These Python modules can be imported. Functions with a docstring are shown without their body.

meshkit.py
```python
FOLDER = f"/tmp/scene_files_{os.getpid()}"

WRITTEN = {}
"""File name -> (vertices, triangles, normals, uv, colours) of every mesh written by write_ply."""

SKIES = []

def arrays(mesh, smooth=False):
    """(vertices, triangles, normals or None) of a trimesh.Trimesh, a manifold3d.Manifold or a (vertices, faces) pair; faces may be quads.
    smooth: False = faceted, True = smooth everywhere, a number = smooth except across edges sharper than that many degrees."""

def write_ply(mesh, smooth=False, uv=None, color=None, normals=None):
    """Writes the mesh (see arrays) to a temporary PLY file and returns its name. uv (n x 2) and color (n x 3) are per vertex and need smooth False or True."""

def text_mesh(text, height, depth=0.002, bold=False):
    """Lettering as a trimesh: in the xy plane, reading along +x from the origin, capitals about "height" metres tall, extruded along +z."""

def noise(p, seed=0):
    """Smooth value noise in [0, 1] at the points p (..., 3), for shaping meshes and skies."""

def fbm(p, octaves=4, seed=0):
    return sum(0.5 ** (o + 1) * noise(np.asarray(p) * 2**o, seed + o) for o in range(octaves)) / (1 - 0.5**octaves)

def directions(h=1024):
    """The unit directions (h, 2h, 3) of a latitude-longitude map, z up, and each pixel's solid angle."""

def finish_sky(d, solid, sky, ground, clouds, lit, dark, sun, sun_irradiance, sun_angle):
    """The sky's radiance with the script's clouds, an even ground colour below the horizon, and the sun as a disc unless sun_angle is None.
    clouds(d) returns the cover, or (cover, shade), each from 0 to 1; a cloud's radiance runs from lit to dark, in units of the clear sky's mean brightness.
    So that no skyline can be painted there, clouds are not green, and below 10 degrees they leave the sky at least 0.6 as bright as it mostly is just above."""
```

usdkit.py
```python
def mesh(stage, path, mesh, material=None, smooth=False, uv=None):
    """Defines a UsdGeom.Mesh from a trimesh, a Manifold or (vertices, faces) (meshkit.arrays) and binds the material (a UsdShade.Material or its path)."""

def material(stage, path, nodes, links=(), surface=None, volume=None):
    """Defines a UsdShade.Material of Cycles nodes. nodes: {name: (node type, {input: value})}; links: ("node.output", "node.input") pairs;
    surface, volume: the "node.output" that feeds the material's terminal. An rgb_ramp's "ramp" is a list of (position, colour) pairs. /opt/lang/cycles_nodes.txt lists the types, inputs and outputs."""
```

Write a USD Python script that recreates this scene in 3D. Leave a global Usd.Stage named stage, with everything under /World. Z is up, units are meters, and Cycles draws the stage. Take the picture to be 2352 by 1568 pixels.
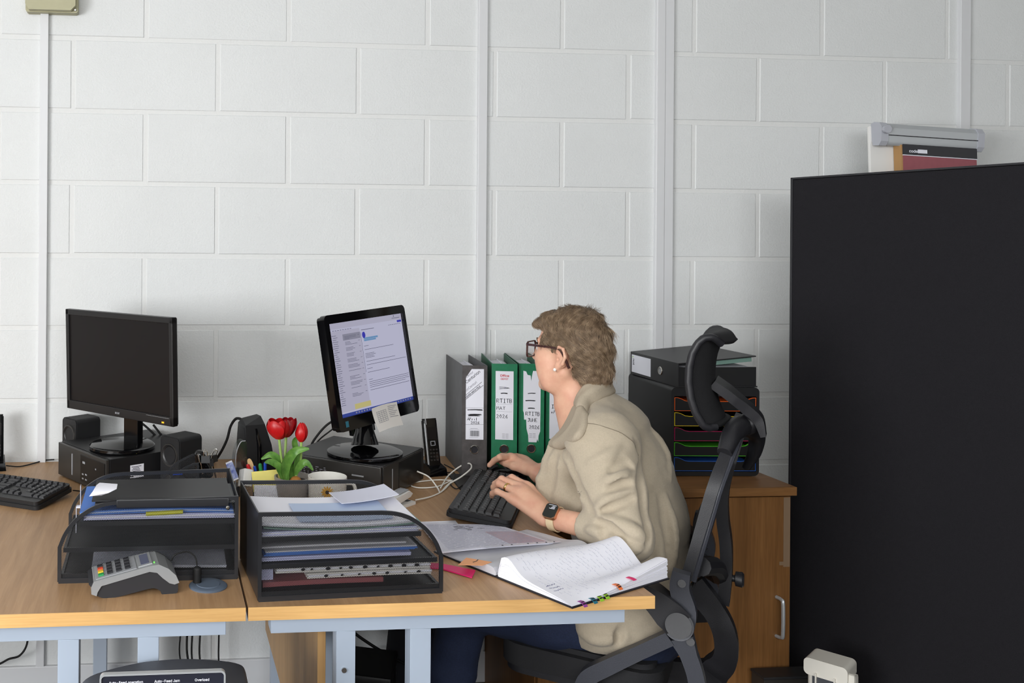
import math, random
import numpy as np, trimesh, usdkit, meshkit
import manifold3d as m3
from shapely.geometry import Polygon, LineString
from shapely import affinity
from pxr import Usd, UsdGeom, UsdLux, UsdShade, Sdf, Gf, Vt

rnd = random.Random(7)
rng = np.random.default_rng(7)
stage = Usd.Stage.CreateInMemory()
UsdGeom.SetStageUpAxis(stage, 'Z')
UsdGeom.SetStageMetersPerUnit(stage, 1.0)
UsdGeom.Xform.Define(stage, '/World')
UsdGeom.Scope.Define(stage, '/World/Looks')
A = np.array

# ------------------------------------------------------------------ camera
FPX, CXP, CYP, YAW, ROLL = 2172.96, 562.9, 545.9, 0.0917, 0.0072       # lens read off the block courses, in pixels of 2352 x 1568
EYE = A([0.2664, -2.9761, 1.4268])
_F = A([math.sin(YAW), math.cos(YAW), 0.0]); _R = A([math.cos(YAW), -math.sin(YAW), 0.0]); _U = A([0, 0, 1.0])
_RC = math.cos(ROLL) * _R + math.sin(ROLL) * _U
_UC = -math.sin(ROLL) * _R + math.cos(ROLL) * _U
cam = UsdGeom.Camera.Define(stage, '/World/camera')
cam.CreateHorizontalApertureAttr(36.0)
cam.CreateVerticalApertureAttr(24.0)
cam.CreateFocalLengthAttr(36.0 * FPX / 2352)
cam.CreateHorizontalApertureOffsetAttr(36.0 * (1176 - CXP) / 2352)
cam.CreateVerticalApertureOffsetAttr(-36.0 * (784 - CYP) / 2352)
cam.CreateClippingRangeAttr(Gf.Vec2f(0.05, 100))
cam.AddTransformOp().Set(Gf.Matrix4d(*_RC, 0, *_UC, 0, *(-_F), 0, *EYE, 1))
cam.CreateExposureAttr(-0.28)

# ------------------------------------------------------------------ light: overcast sky at the open front, windows on the left
def light_xf(l, pos, direction):
    z = -A(direction, float); z /= np.linalg.norm(z)
    x = np.cross([0, 0, 1.0], z); x /= np.linalg.norm(x)
    y = np.cross(z, x)
    l.AddTransformOp().Set(Gf.Matrix4d(*x, 0, *y, 0, *z, 0, *A(pos, float), 1))
dome = UsdLux.DomeLight.Define(stage, '/World/sky')
dome.CreateIntensityAttr(0.4); dome.CreateColorAttr(Gf.Vec3f(0.93, 0.97, 1.0))
w1 = UsdLux.RectLight.Define(stage, '/World/daylight_window')
w1.CreateWidthAttr(2.2); w1.CreateHeightAttr(1.3); w1.CreateIntensityAttr(25.0); w1.CreateColorAttr(Gf.Vec3f(0.98, 0.99, 1.0))
light_xf(w1, (-2.92, -4.1, 1.4), (1, 0.25, -0.03))
w2 = UsdLux.RectLight.Define(stage, '/World/daylight_front')
w2.CreateWidthAttr(4.2); w2.CreateHeightAttr(0.9); w2.CreateIntensityAttr(8.5); w2.CreateColorAttr(Gf.Vec3f(0.98, 0.99, 1.0))
light_xf(w2, (-0.2, -5.0, 2.25), (0.08, 1, -0.25))

# ------------------------------------------------------------------ measuring helpers: a point of the photograph on a known plane
def ray(x, y):
    a, b = x - CXP, y - CYP
    c, s = math.cos(ROLL), math.sin(ROLL)
    a, b = a * c + b * s, -a * s + b * c
    return _F + _R * (a / FPX) - _U * (b / FPX)
def on_z(x, y, z): d = ray(x, y); return EYE + d * ((z - EYE[2]) / d[2])
def on_y(x, y, Y): d = ray(x, y); return EYE + d * ((Y - EYE[1]) / d[1])
def on_plane(x, y, o, n, s=0.0):
    d = ray(x, y); n = A(n, float); return EYE + d * (((A(o, float) - EYE) @ n + s) / (d @ n))

# ------------------------------------------------------------------ materials
def srgb(r, g, b):
    f = lambda v: v / 12.92 if v <= 0.04045 else ((v + 0.055) / 1.055) ** 2.4
    return (f(r / 255), f(g / 255), f(b / 255))
MATS = {}
def pm(name, rgb, rough=0.5, metal=0.0, vary=0.0, scale=20.0, bump=0.0, bscale=200.0, stretch=(1, 1, 1), rgb2=None, spec=0.5, **kw):
    """A principled material; vary mixes in a second tone by noise, bump is fine relief (metres)."""
    c = srgb(*rgb)
    n = {'p': ('principled_bsdf', dict(base_color=c, roughness=rough, metallic=metal, specular_ior_level=spec, **kw)), 'geo': ('texture_coordinate', {})}
    n['map'] = ('mapping', dict(scale=stretch))
    l = []
    if vary or bump:
        l.append(('geo.object', 'map.vector'))
    if vary:
        c2 = srgb(*rgb2) if rgb2 else tuple(x * (1 - vary) for x in c)
        n['n'] = ('noise_texture', dict(scale=scale, detail=4.0, roughness=0.6))
        n['r'] = ('rgb_ramp', dict(ramp=[(0.3, c2), (0.7, c)]))
        l += [('map.vector', 'n.vector'), ('n.fac', 'r.fac'), ('r.color', 'p.base_color')]
    if bump:
        n['bn'] = ('noise_texture', dict(scale=bscale, detail=3.0, roughness=0.6))
        n['b'] = ('bump', dict(strength=1.0, distance=bump))
        l += [('map.vector', 'bn.vector'), ('bn.fac', 'b.height'), ('b.normal', 'p.normal')]
    if not l:
        n.pop('geo'); n.pop('map')
    MATS[name] = usdkit.material(stage, '/World/Looks/' + name, n, l, surface='p.BSDF')
    return MATS[name]
def wood(name, light, dark, grain, plank=None):
    """Oak laminate: fine grain stretched along one axis over broad tone bands. grain: noise scale per axis."""
    n = {'g': ('geometry', {}), 'm': ('mapping', dict(scale=grain)), 'n': ('noise_texture', dict(scale=1.0, detail=6.0, roughness=0.65, distortion=0.4)),
         'r': ('rgb_ramp', dict(ramp=[(0.25, srgb(*dark)), (0.75, srgb(*light))])),
         'm2': ('mapping', dict(scale=plank or tuple(x * 0.12 for x in grain))), 'n2': ('noise_texture', dict(scale=1.0, detail=2.0)),
         'r2': ('rgb_ramp', dict(ramp=[(0.35, (0.82, 0.80, 0.77)), (0.65, (1.06, 1.05, 1.04))])),
         'mx': ('mix', dict(mix_type='multiply', fac=1.0)), 'p': ('principled_bsdf', dict(roughness=0.42, specular_ior_level=0.4))}
    l = [('g.position', 'm.vector'), ('m.vector', 'n.vector'), ('n.fac', 'r.fac'), ('g.position', 'm2.vector'), ('m2.vector', 'n2.vector'), ('n2.fac', 'r2.fac'),
         ('r.color', 'mx.color1'), ('r2.color', 'mx.color2'), ('mx.color', 'p.base_color')]
    MATS[name] = usdkit.material(stage, '/World/Looks/' + name, n, l, surface='p.BSDF')
def emit(name, rgb, strength):
    MATS[name] = usdkit.material(stage, '/World/Looks/' + name, {'p': ('principled_bsdf', dict(base_color=(0.02, 0.02, 0.02), roughness=0.35, emission_color=srgb(*rgb), emission_strength=strength))}, [], surface='p.BSDF')
def clear(name, tint=(0.96, 0.97, 0.98), mixf=None, ior=1.35):
    n = {'t': ('transparent_bsdf', dict(color=tint)), 'g': ('glossy_bsdf', dict(roughness=0.12, color=(0.9, 0.9, 0.9))), 'm': ('mix_closure', dict(fac=(ior - 1) * .28))}
    MATS[name] = usdkit.material(stage, '/World/Looks/' + name, n, [('t.BSDF', 'm.closure1'), ('g.BSDF', 'm.closure2')], surface='m.closure')

# ------------------------------------------------------------------ mesh helpers (all return a trimesh)
def TM(v, f): return trimesh.Trimesh(np.asarray(v, float), np.asarray(f, int), process=False)
def cat(*ms):
    ms = [m for x in ms for m in (x if isinstance(x, (list, tuple)) else [x])]
    return trimesh.util.concatenate(ms) if len(ms) > 1 else ms[0]
def from_man(m):
    q = m.to_mesh(); return TM(q.vert_properties[:, :3], q.tri_verts)
def hull(p):
    return from_man(m3.Manifold.hull_points(np.asarray(p, float)))
def box(x0, x1, y0, y1, z0, z1, b=0.0):
    lo, hi = A([x0, y0, z0], float), A([x1, y1, z1], float)
    lo, hi = np.minimum(lo, hi), np.maximum(lo, hi)
    b = min(b, 0.49 * (hi - lo).min())
    if b <= 0:
        m = trimesh.creation.box(extents=hi - lo); m.apply_translation((lo + hi) / 2); return m
    pts = []
    for sx in (0, 1):
        for sy in (0, 1):
            for sz in (0, 1):
                c = A([hi[0] if sx else lo[0], hi[1] if sy else lo[1], hi[2] if sz else lo[2]])
                d = A([-1 if sx else 1, -1 if sy else 1, -1 if sz else 1]) * b
                for k in range(3):
                    q = c + d; q[k] = c[k]; pts.append(q)
                pts.append(c + d * 0.3)
    return hull(pts)
def rounded_poly(pts, r, n=5):
    p = Polygon(pts); return p.buffer(-r, quad_segs=n).buffer(r, quad_segs=n)
def rrect(x0, x1, y0, y1, r, n=5):
    return rounded_poly([(x0, y0), (x1, y0), (x1, y1), (x0, y1)], r, n)
def prism(poly, z0, z1):
    """A polygon in x,y extruded from z0 to z1."""
    if not isinstance(poly, Polygon) and not hasattr(poly, 'geoms'): poly = Polygon(poly)
    out = []
    for g in getattr(poly, 'geoms', [poly]):
        if g.area > 0:
            m = trimesh.creation.extrude_polygon(g, abs(z1 - z0), engine='earcut'); m.apply_translation([0, 0, min(z0, z1)]); out.append(m)
    return cat(out)
def prism_xz(poly, y0, y1):
    """A polygon in x,z extruded along y."""
    m = prism(poly, 0, abs(y1 - y0)); v = m.vertices.copy()
    m.vertices = np.c_[v[:, 0], max(y0, y1) - v[:, 2], v[:, 1]]; return m
def prism_yz(poly, x0, x1):
    m = prism(poly, 0, abs(x1 - x0)); v = m.vertices.copy()
    m.vertices = np.c_[min(x0, x1) + v[:, 2], v[:, 0], v[:, 1]]; return m
def spline(pts, n=8):
    """Catmull-Rom through the points."""
    p = np.asarray(pts, float); q = np.vstack([2 * p[0] - p[1], p, 2 * p[-1] - p[-2]]); out = []
    for i in range(1, len(q) - 2):
        t = np.linspace(0, 1, n, endpoint=False)[:, None]
        a, b, c, d = q[i - 1], q[i], q[i + 1], q[i + 2]
        out.append(0.5 * (2 * b + (c - a) * t + (2 * a - 5 * b + 4 * c - d) * t ** 2 + (3 * b - a - 3 * c + d) * t ** 3))
    return np.vstack(out + [p[-1:]])
def tube(pts, r, sides=8, smooth=0, cap=True):
    p = spline(pts, smooth) if smooth else np.asarray(pts, float)
    rr = np.broadcast_to(np.asarray(r, float), (len(p),)) if np.ndim(r) == 0 else np.interp(np.linspace(0, 1, len(p)), np.linspace(0, 1, len(r)), r)
    t = np.gradient(p, axis=0); t /= np.linalg.norm(t, axis=1, keepdims=True) + 1e-12
    a = np.cross(t[0], [0, 0, 1.0]); a = a if np.linalg.norm(a) > 1e-3 else np.cross(t[0], [1.0, 0, 0]); a /= np.linalg.norm(a)
    ang = np.arange(sides) * 2 * np.pi / sides; rings = []
    for i in range(len(p)):
        a = a - t[i] * (a @ t[i]); a /= np.linalg.norm(a) + 1e-12; b = np.cross(t[i], a)
        rings.append(p[i] + rr[i] * (np.cos(ang)[:, None] * a + np.sin(ang)[:, None] * b))
    v = np.vstack(rings); f = []
    for i in range(len(p) - 1):
        for j in range(sides):
            k = (j + 1) % sides; f += [[i * sides + j, i * sides + k, (i + 1) * sides + k], [i * sides + j, (i + 1) * sides + k, (i + 1) * sides + j]]
    if cap:
        v = np.vstack([v, p[0], p[-1]]); n = len(v)
        for j in range(sides):
            k = (j + 1) % sides; f += [[n - 2, k, j], [n - 1, (len(p) - 1) * sides + j, (len(p) - 1) * sides + k]]
    return TM(v, f)
def strip(pts, w, th, up=(0, 0, 1), smooth=0):
    """A flat bar of width w (across up x tangent) and thickness th (along up) along a line; w may be a list."""
    p = spline(pts, smooth) if smooth else np.asarray(pts, float)
    ww = np.interp(np.linspace(0, 1, len(p)), np.linspace(0, 1, np.size(w)), np.atleast_1d(w))
    tt = np.interp(np.linspace(0, 1, len(p)), np.linspace(0, 1, np.size(th)), np.atleast_1d(th))
    t = np.gradient(p, axis=0); t /= np.linalg.norm(t, axis=1, keepdims=True) + 1e-12
    up = np.broadcast_to(A(up, float), p.shape); s = np.cross(up, t); s /= np.linalg.norm(s, axis=1, keepdims=True) + 1e-12; u = np.cross(t, s)
    v = np.stack([p - s * ww[:, None] / 2 - u * tt[:, None] / 2, p + s * ww[:, None] / 2 - u * tt[:, None] / 2, p + s * ww[:, None] / 2 + u * tt[:, None] / 2, p - s * ww[:, None] / 2 + u * tt[:, None] / 2], 1).reshape(-1, 3)
    f = []
    for i in range(len(p) - 1):
        for j in range(4):
            k = (j + 1) % 4; f += [[4 * i + j, 4 * i + k, 4 * i + 4 + k], [4 * i + j, 4 * i + 4 + k, 4 * i + 4 + j]]
    n = len(v) - 4; f += [[0, 2, 1], [0, 3, 2], [n, n + 1, n + 2], [n, n + 2, n + 3]]
    return TM(v, f)
def lathe(prof, n=28):
    """Profile of (radius, z) turned about z."""
    pr = A(prof, float); ang = np.arange(n) * 2 * np.pi / n
    v = np.stack([np.outer(pr[:, 0], np.cos(ang)), np.outer(pr[:, 0], np.sin(ang)), np.repeat(pr[:, 1:2], n, 1)], -1).reshape(-1, 3); f = []
    for i in range(len(pr) - 1):
        for j in range(n):
            k = (j + 1) % n; f += [[i * n + j, i * n + k, (i + 1) * n + k], [i * n + j, (i + 1) * n + k, (i + 1) * n + j]]
    return TM(v, f)
def cyl(p0, p1, r, n=16): return tube([p0, p1], r, n)
def ball(c, r, sub=2):
    m = trimesh.creation.icosphere(sub, 1.0); m.vertices = m.vertices * np.broadcast_to(A(r, float), 3) + A(c, float); return m
def grid(fn, nu, nv, th=0.0):
    """A surface fn(u, v) -> point on a grid; th > 0 gives it a thickness downwards."""
    u, v = np.meshgrid(np.linspace(0, 1, nu), np.linspace(0, 1, nv), indexing='ij'); p = A([[fn(a, b) for a, b in zip(r, s)] for r, s in zip(u, v)], float)
    return slab(p, th)
def slab(p, th):
    nu, nv = p.shape[:2]; V = p.reshape(-1, 3); f = []
    idx = np.arange(nu * nv).reshape(nu, nv)
    a, b, c, d = idx[:-1, :-1].ravel(), idx[1:, :-1].ravel(), idx[1:, 1:].ravel(), idx[:-1, 1:].ravel()
    F = np.vstack([np.c_[a, b, c], np.c_[a, c, d]])
    if np.ndim(th) == 0 and not th: return TM(V, F)
    n = nu * nv; W = V - (A([0, 0, th]) if np.ndim(th) == 0 else A(th)); F = np.vstack([F, F[:, ::-1] + n])
    rim = np.r_[idx[:, 0], idx[-1, 1:], idx[-2::-1, -1], idx[0, -2:0:-1]]; r2 = np.roll(rim, -1)
    F = np.vstack([F, np.c_[rim, rim + n, r2 + n], np.c_[rim, r2 + n, r2]])
    return TM(np.vstack([V, W]), F[:, ::-1])
def frame(x, y, o):
    """A 4 x 4 matrix from two axes and an origin."""
    x = A(x, float) / np.linalg.norm(x); z = np.cross(x, y); z = z / np.linalg.norm(z); y = np.cross(z, x)
    M = np.eye(4); M[:3, 0], M[:3, 1], M[:3, 2], M[:3, 3] = x, y, z, o; return M
def rot(yaw=0, tilt=0, roll=0, loc=(0, 0, 0)):
    r = lambda d, ax: trimesh.transformations.rotation_matrix(math.radians(d), ax)
    M = r(yaw, [0, 0, 1]) @ r(tilt, [1, 0, 0]) @ r(roll, [0, 1, 0]); M[:3, 3] = loc; return M
def xf(m, M): m = m.copy(); m.apply_transform(M); return m
def mv(m, *d): m = m.copy(); m.apply_translation(d if len(d) == 3 else d[0]); return m
def text(s, h, M, bold=False, depth=0.0004, center=False):
    """Lettering laid on the plane of matrix M (x = reading direction, y = up)."""
    t = meshkit.text_mesh(s, h, depth, bold)
    if center: t.apply_translation([-t.bounds[:, 0].mean(), 0, 0])
    return xf(t, M)
GLY = {'R': [[(0, 0), (0, 1)], [(0, 1), (.6, .9), (.6, .6), (0, .5), (.65, 0)]], 'T': [[(0, 1), (.7, 1)], [(.35, 1), (.35, 0)]], 'I': [[(.1, 1), (.6, 1)], [(.35, 1), (.35, 0)], [(.1, 0), (.6, 0)]],
       'B': [[(0, 0), (0, 1), (.35, 1), (.5, .78), (.35, .55), (.05, .52)], [(.35, .52), (.58, .3), (.4, .02), (0, 0)]], 'M': [[(0, 0), (.1, 1), (.35, .4), (.6, 1), (.7, 0)]], 'A': [[(0, 0), (.3, 1), (.65, 0)], [(.1, .4), (.5, .4)]],
       'Y': [[(0, 1), (.3, .5), (.6, 1)], [(.3, .5), (.3, 0)]], '2': [[(0, .8), (.3, 1), (.55, .75), (0, 0), (.65, .05)]], '0': [[(.3, 1), (0, .5), (.3, 0), (.6, .5), (.3, 1)]],
       '6': [[(.5, 1), (.1, .5), (.1, .1), (.45, 0), (.5, .4), (.1, .4)]], 'J': [[(.1, 1), (.7, 1)], [(.45, 1), (.45, .1), (.2, 0), (.05, .2)]], 'U': [[(0, 1), (.05, .1), (.3, 0), (.55, .1), (.6, 1)]],
       'N': [[(0, 0), (0, 1), (.6, 0), (.6, 1)]], 'E': [[(.6, 1), (0, 1), (0, 0), (.6, 0)], [(0, .5), (.45, .5)]], 'P': [[(0, 0), (.05, 1), (.5, .85), (.05, .45)]], 'i': [[(.2, .5), (.2, 0)], [(.2, .75), (.2, .8)]],
       'l': [[(.2, .9), (.2, 0)]], 'r': [[(.1, .5), (.1, 0)], [(.1, .4), (.4, .5)]], 'e': [[(.05, .3), (.5, .3), (.3, .55), (.05, .25), (.5, .05)]], 'p': [[(.1, .5), (.1, -.3)], [(.1, .5), (.45, .4), (.1, .1)]],
       't': [[(.2, .8), (.2, 0)], [(0, .5), (.4, .5)]], 'm': [[(0, 0), (.05, .5), (.25, .1), (.4, .5), (.5, 0)]], 'b': [[(.1, 1), (.1, 0), (.45, .2), (.1, .45)]], 'S': [[(.5, .9), (.1, .8), (.1, .6), (.5, .35), (.3, 0), (0, .1)]],
       '/': [[(0, 0), (.3, 1)]], '.': [[(.1, .0), (.14, .05)]], 'o': [[(.2, .5), (0, .25), (.2, 0), (.4, .25), (.2, .5)]], ' ': []}
def handwriting(s, h, M, w=0.0011, seed=1, pitch=0.86):
    """Marker pen strokes: real, thin ink lines laid on a surface."""
    q = random.Random(seed); out = []; x = 0.0
    for ch in s:
        for st in GLY.get(ch, []):
            p = A([(x + a * h + q.uniform(-.03, .03) * h, b * h + q.uniform(-.04, .04) * h, 0.0003) for a, b in st])
            out.append(strip(p, w, 0.0004, (0, 0, 1)))
        x += pitch * h
    return xf(cat(out), M)
def scribble(w, h, M, n=3, lw=0.0012, seed=1):
    q = random.Random(seed); n = max(2, n // 2 + 1); p = [((w * q.uniform(.86, 1.0) if i % 2 else w * q.uniform(0, .12)), h * i / n + q.uniform(-.0006, .0006), 0.0003) for i in range(n + 1)]; p = spline([(a * .5 + b * .5 + (0 if k % 2 else 0), c + (.0008 if k % 2 else 0), d) if k % 2 else (a, c, d) for k, (a, b, c, d) in enumerate([(p[j // 2][0], p[min(j // 2 + 1, n)][0], (p[j // 2][1] + p[min((j + 1) // 2, n)][1]) / 2, .0003) for j in range(2 * n + 1)])], 2)
    return xf(strip(A(p), lw, 0.0004), M)
def mesh_panel(poly, pitch=0.0049, wire=0.00044, th=0.0006, ratio=0.6):
    """Expanded steel mesh: two crossing families of thin bars clipped to an outline in x,y (real holes)."""
    x0, y0, x1, y1 = poly.bounds; out = []
    for sgn in (1, -1):
        d = A([1.0, sgn * ratio]); d /= np.linalg.norm(d); n = A([-d[1], d[0]])
        c = [A(p) @ n for p in ((x0, y0), (x1, y0), (x0, y1), (x1, y1))]; step = pitch * abs(n[0]) if abs(n[0]) > .01 else pitch
        for k in np.arange(min(c), max(c), step):
            L = LineString([tuple(n * k - d * 3), tuple(n * k + d * 3)]).intersection(poly)
            for g in getattr(L, 'geoms', [L]):
                if g.length > 0.002:
                    a, b = A(g.coords[0]), A(g.coords[-1]); w = n * wire / 2
                    z0, z1 = (0, th) if sgn > 0 else (th * .5, th * 1.5)
                    v = [(*(a - w), z0), (*(b - w), z0), (*(b + w), z0), (*(a + w), z0), (*(a - w), z1), (*(b - w), z1), (*(b + w), z1), (*(a + w), z1)]
                    out.append((A(v), A([[0, 2, 1], [0, 3, 2], [4, 5, 6], [4, 6, 7], [0, 1, 5], [0, 5, 4], [2, 3, 7], [2, 7, 6]])))
    V = np.vstack([o[0] for o in out]); Fc = np.vstack([o[1] + 8 * i for i, o in enumerate(out)])
    return TM(V, Fc)

# ------------------------------------------------------------------ scene helpers
USED = {}
def numbered(parent, name):
    k = (parent, name); USED[k] = USED.get(k, -1) + 1
    return name if USED[k] == 0 else f'{name}_{USED[k]:03d}'
def keys(p, **kw):
    for k, v in kw.items():
        if v: p.SetCustomDataByKey(k, v)
def put(path, mesh, mat, smooth=35):
    if mesh.is_watertight and mesh.volume < 0: mesh = TM(mesh.vertices, mesh.faces[:, ::-1])
    return usdkit.mesh(stage, path, mesh, MATS[mat], smooth=smooth).GetPrim()
class Thing:
    """One movable thing: an Xform at its base under /World; its parts are the children."""
    def __init__(s, name, label, cat_, loc=(0, 0, 0), yaw=0.0, group=None, kind=None):
        s.path = '/World/' + numbered('/World', name)
        s.M = rot(yaw, loc=loc); s.I = np.linalg.inv(s.M)
        x = UsdGeom.Xform.Define(stage, s.path); x.AddTransformOp().Set(Gf.Matrix4d(*s.M.T.ravel().tolist()))
        s.prim = x.GetPrim(); keys(s.prim, label=label, category=cat_, group=group, kind=kind)
    def part(s, name, mesh, mat, under=None, smooth=35, label=None, world=False, kind=None):
        if world: mesh = xf(mesh, s.I)
        base = under if under else s.path
        path = base + '/' + numbered(base, name)
        p = put(path, mesh, mat, smooth); keys(p, label=label, kind=kind)
        return path
def single(name, mesh, mat, label, cat_, smooth=35, group=None, kind=None):
    p = put('/World/' + numbered('/World', name), mesh, mat, smooth); keys(p, label=label, category=cat_, group=group, kind=kind); return p
def copy_of(t, loc, yaw, label, cat_, group=None):
    name = t.path.split('/')[-1].rstrip('0123456789').rstrip('_')
    x = UsdGeom.Xform.Define(stage, '/World/' + numbered('/World', name)); p = x.GetPrim()
    p.GetReferences().AddInternalReference(t.path); p.SetInstanceable(True)
    x.ClearXformOpOrder(); x.AddTransformOp().Set(Gf.Matrix4d(*rot(yaw, loc=loc).T.ravel().tolist()))
    keys(p, label=label, category=cat_, group=group); return p
def struct(name, mesh, mat, smooth=False):
    p = put('/World/' + name, mesh, mat, smooth); keys(p, kind='structure'); return p
TOP = 0.73                                                             # height of the desk tops
# ------------------------------------------------------------------ materials
pm('wall_paint', (221, 223, 223), 0.55, vary=0.05, scale=3, bump=0.0011, bscale=150, spec=0.35)
pm('mortar_paint', (221, 222, 221), 0.6, bump=0.001, bscale=140, spec=0.3)
pm('trunking_white', (214, 215, 217), 0.4)
pm('ceiling_white', (225, 225, 222), 0.9)
pm('floor_carpet', (84, 74, 64), 0.95, vary=0.4, scale=300)
pm('side_wall', (205, 205, 202), 0.8)
pm('box_beige', (176, 172, 140), 0.5, vary=0.1, scale=30)
wood('oak_top', (196, 158, 118), (168, 130, 92), (90, 5, 90), (9, 0.5, 9))
def planks():
    pth = '/World/Looks/oak_top'; sh = lambda n, k: UsdShade.Shader.Define(stage, pth + '/' + n)
    T_ = Sdf.ValueTypeNames
    def node(n, kind, **kw):
        x = sh(n, kind); x.CreateIdAttr('cycles_' + kind)
        for k, v in kw.items(): x.CreateInput(k, T_.Token if isinstance(v, str) else T_.Float).Set(v)
        return x
    def link(a, o, b, i): b.CreateInput(i, T_.Token).ConnectToSource(a.CreateOutput(o, T_.Token))
    g = UsdShade.Shader.Get(stage, pth + '/g'); sx = node('sx', 'separate_xyz'); m1 = node('m1', 'math', math_type='multiply', value2=11.5); fl = node('fl', 'math', math_type='floor'); wn = node('wn', 'white_noise_texture', dimensions='1D'); mr = node('mr', 'map_range', from_min=0.0, from_max=1.0, to_min=0.90, to_max=1.05)
    cc = node('cc', 'combine_xyz'); mm = node('mm', 'mix', mix_type='multiply', fac=1.0); old = UsdShade.Shader.Get(stage, pth + '/mx'); p_ = UsdShade.Shader.Get(stage, pth + '/p')
    link(g, 'position', sx, 'vector'); link(sx, 'x', m1, 'value1'); link(m1, 'value', fl, 'value1'); link(fl, 'value', wn, 'w'); link(wn, 'value', mr, 'value')
    for q in 'xyz': link(mr, 'result', cc, q)
    link(old, 'color', mm, 'color1'); link(cc, 'vector', mm, 'color2'); link(mm, 'color', p_, 'base_color')
planks()
wood('oak_edge', (236, 192, 128), (214, 166, 104), (8, 60, 260), (3, 3, 3))
wood('oak_cabinet', (150, 106, 62), (118, 80, 44), (120, 120, 5), (12, 12, .6))
wood('oak_cabinet_top', (160, 115, 70), (128, 88, 50), (8, 90, 90), (2, 6, 6))
wood('oak_panel', (205, 165, 112), (178, 138, 90), (90, 90, 4), (9, 9, .5))
pm('steel_grey', (172, 184, 200), 0.45, spec=0.4)
pm('screw_metal', (190, 190, 190), 0.25, 1.0)
pm('chrome', (215, 212, 205), 0.15, 1.0)
pm('black_plastic', (24, 24, 26), 0.45, bump=0.0002, bscale=900)
pm('black_matt', (20, 20, 22), 0.65)
pm('black_gloss', (10, 10, 12), 0.08, spec=0.6)
pm('monitor_bezel', (26, 25, 26), 0.4)
pm('screen_off', (27, 24, 24), 0.3, spec=0.25)
pm('pc_case', (22, 22, 24), 0.4)
pm('pc_front', (48, 46, 44), 0.35)
pm('pc_dark', (14, 14, 15), 0.3)
pm('rubber', (14, 14, 15), 0.7)
pm('mesh_steel', (26, 27, 30), 0.42, spec=0.6)
pm('mesh_frame', (30, 31, 35), 0.35, spec=0.6)
pm('key_black', (38, 38, 41), 0.5)
pm('key_print', (150, 150, 150), 0.6)
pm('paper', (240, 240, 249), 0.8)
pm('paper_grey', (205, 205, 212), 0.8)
pm('paper_cream', (228, 225, 220), 0.8)
pm('print_grey', (150, 150, 158), 0.8)
pm('print_dark', (70, 70, 78), 0.8)
pm('label_white', (226, 227, 236), 0.6)
pm('ink', (22, 20, 28), 0.6)
pm('ink_grey', (130, 130, 138), 0.6); pm('ink_faint', (186, 188, 204), 0.7)
pm('ink_blue', (60, 66, 120), 0.7)
pm('print_red', (190, 40, 52), 0.6)
pm('white_plastic', (226, 225, 222), 0.35)
pm('grey_plastic', (150, 152, 156), 0.4)
pm('white_cable', (232, 230, 222), 0.45)
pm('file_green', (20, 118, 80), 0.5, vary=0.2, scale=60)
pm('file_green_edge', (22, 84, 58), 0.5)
pm('file_grey', (82, 78, 78), 0.6, vary=0.45, scale=45)
pm('file_grey_side', (92, 92, 94), 0.6, vary=0.2, scale=25)
pm('file_black', (40, 40, 42), 0.45, vary=0.2, scale=50)
pm('folder_blue', (74, 124, 208), 0.5)
pm('folder_navy', (40, 66, 96), 0.5)
pm('folder_red', (150, 84, 88), 0.6)
pm('folder_pink', (226, 40, 112), 0.5)
pm('wallet_sheen', (214, 216, 230), 0.25)
pm('wallet_lilac', (210, 212, 244), 0.25)
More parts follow.
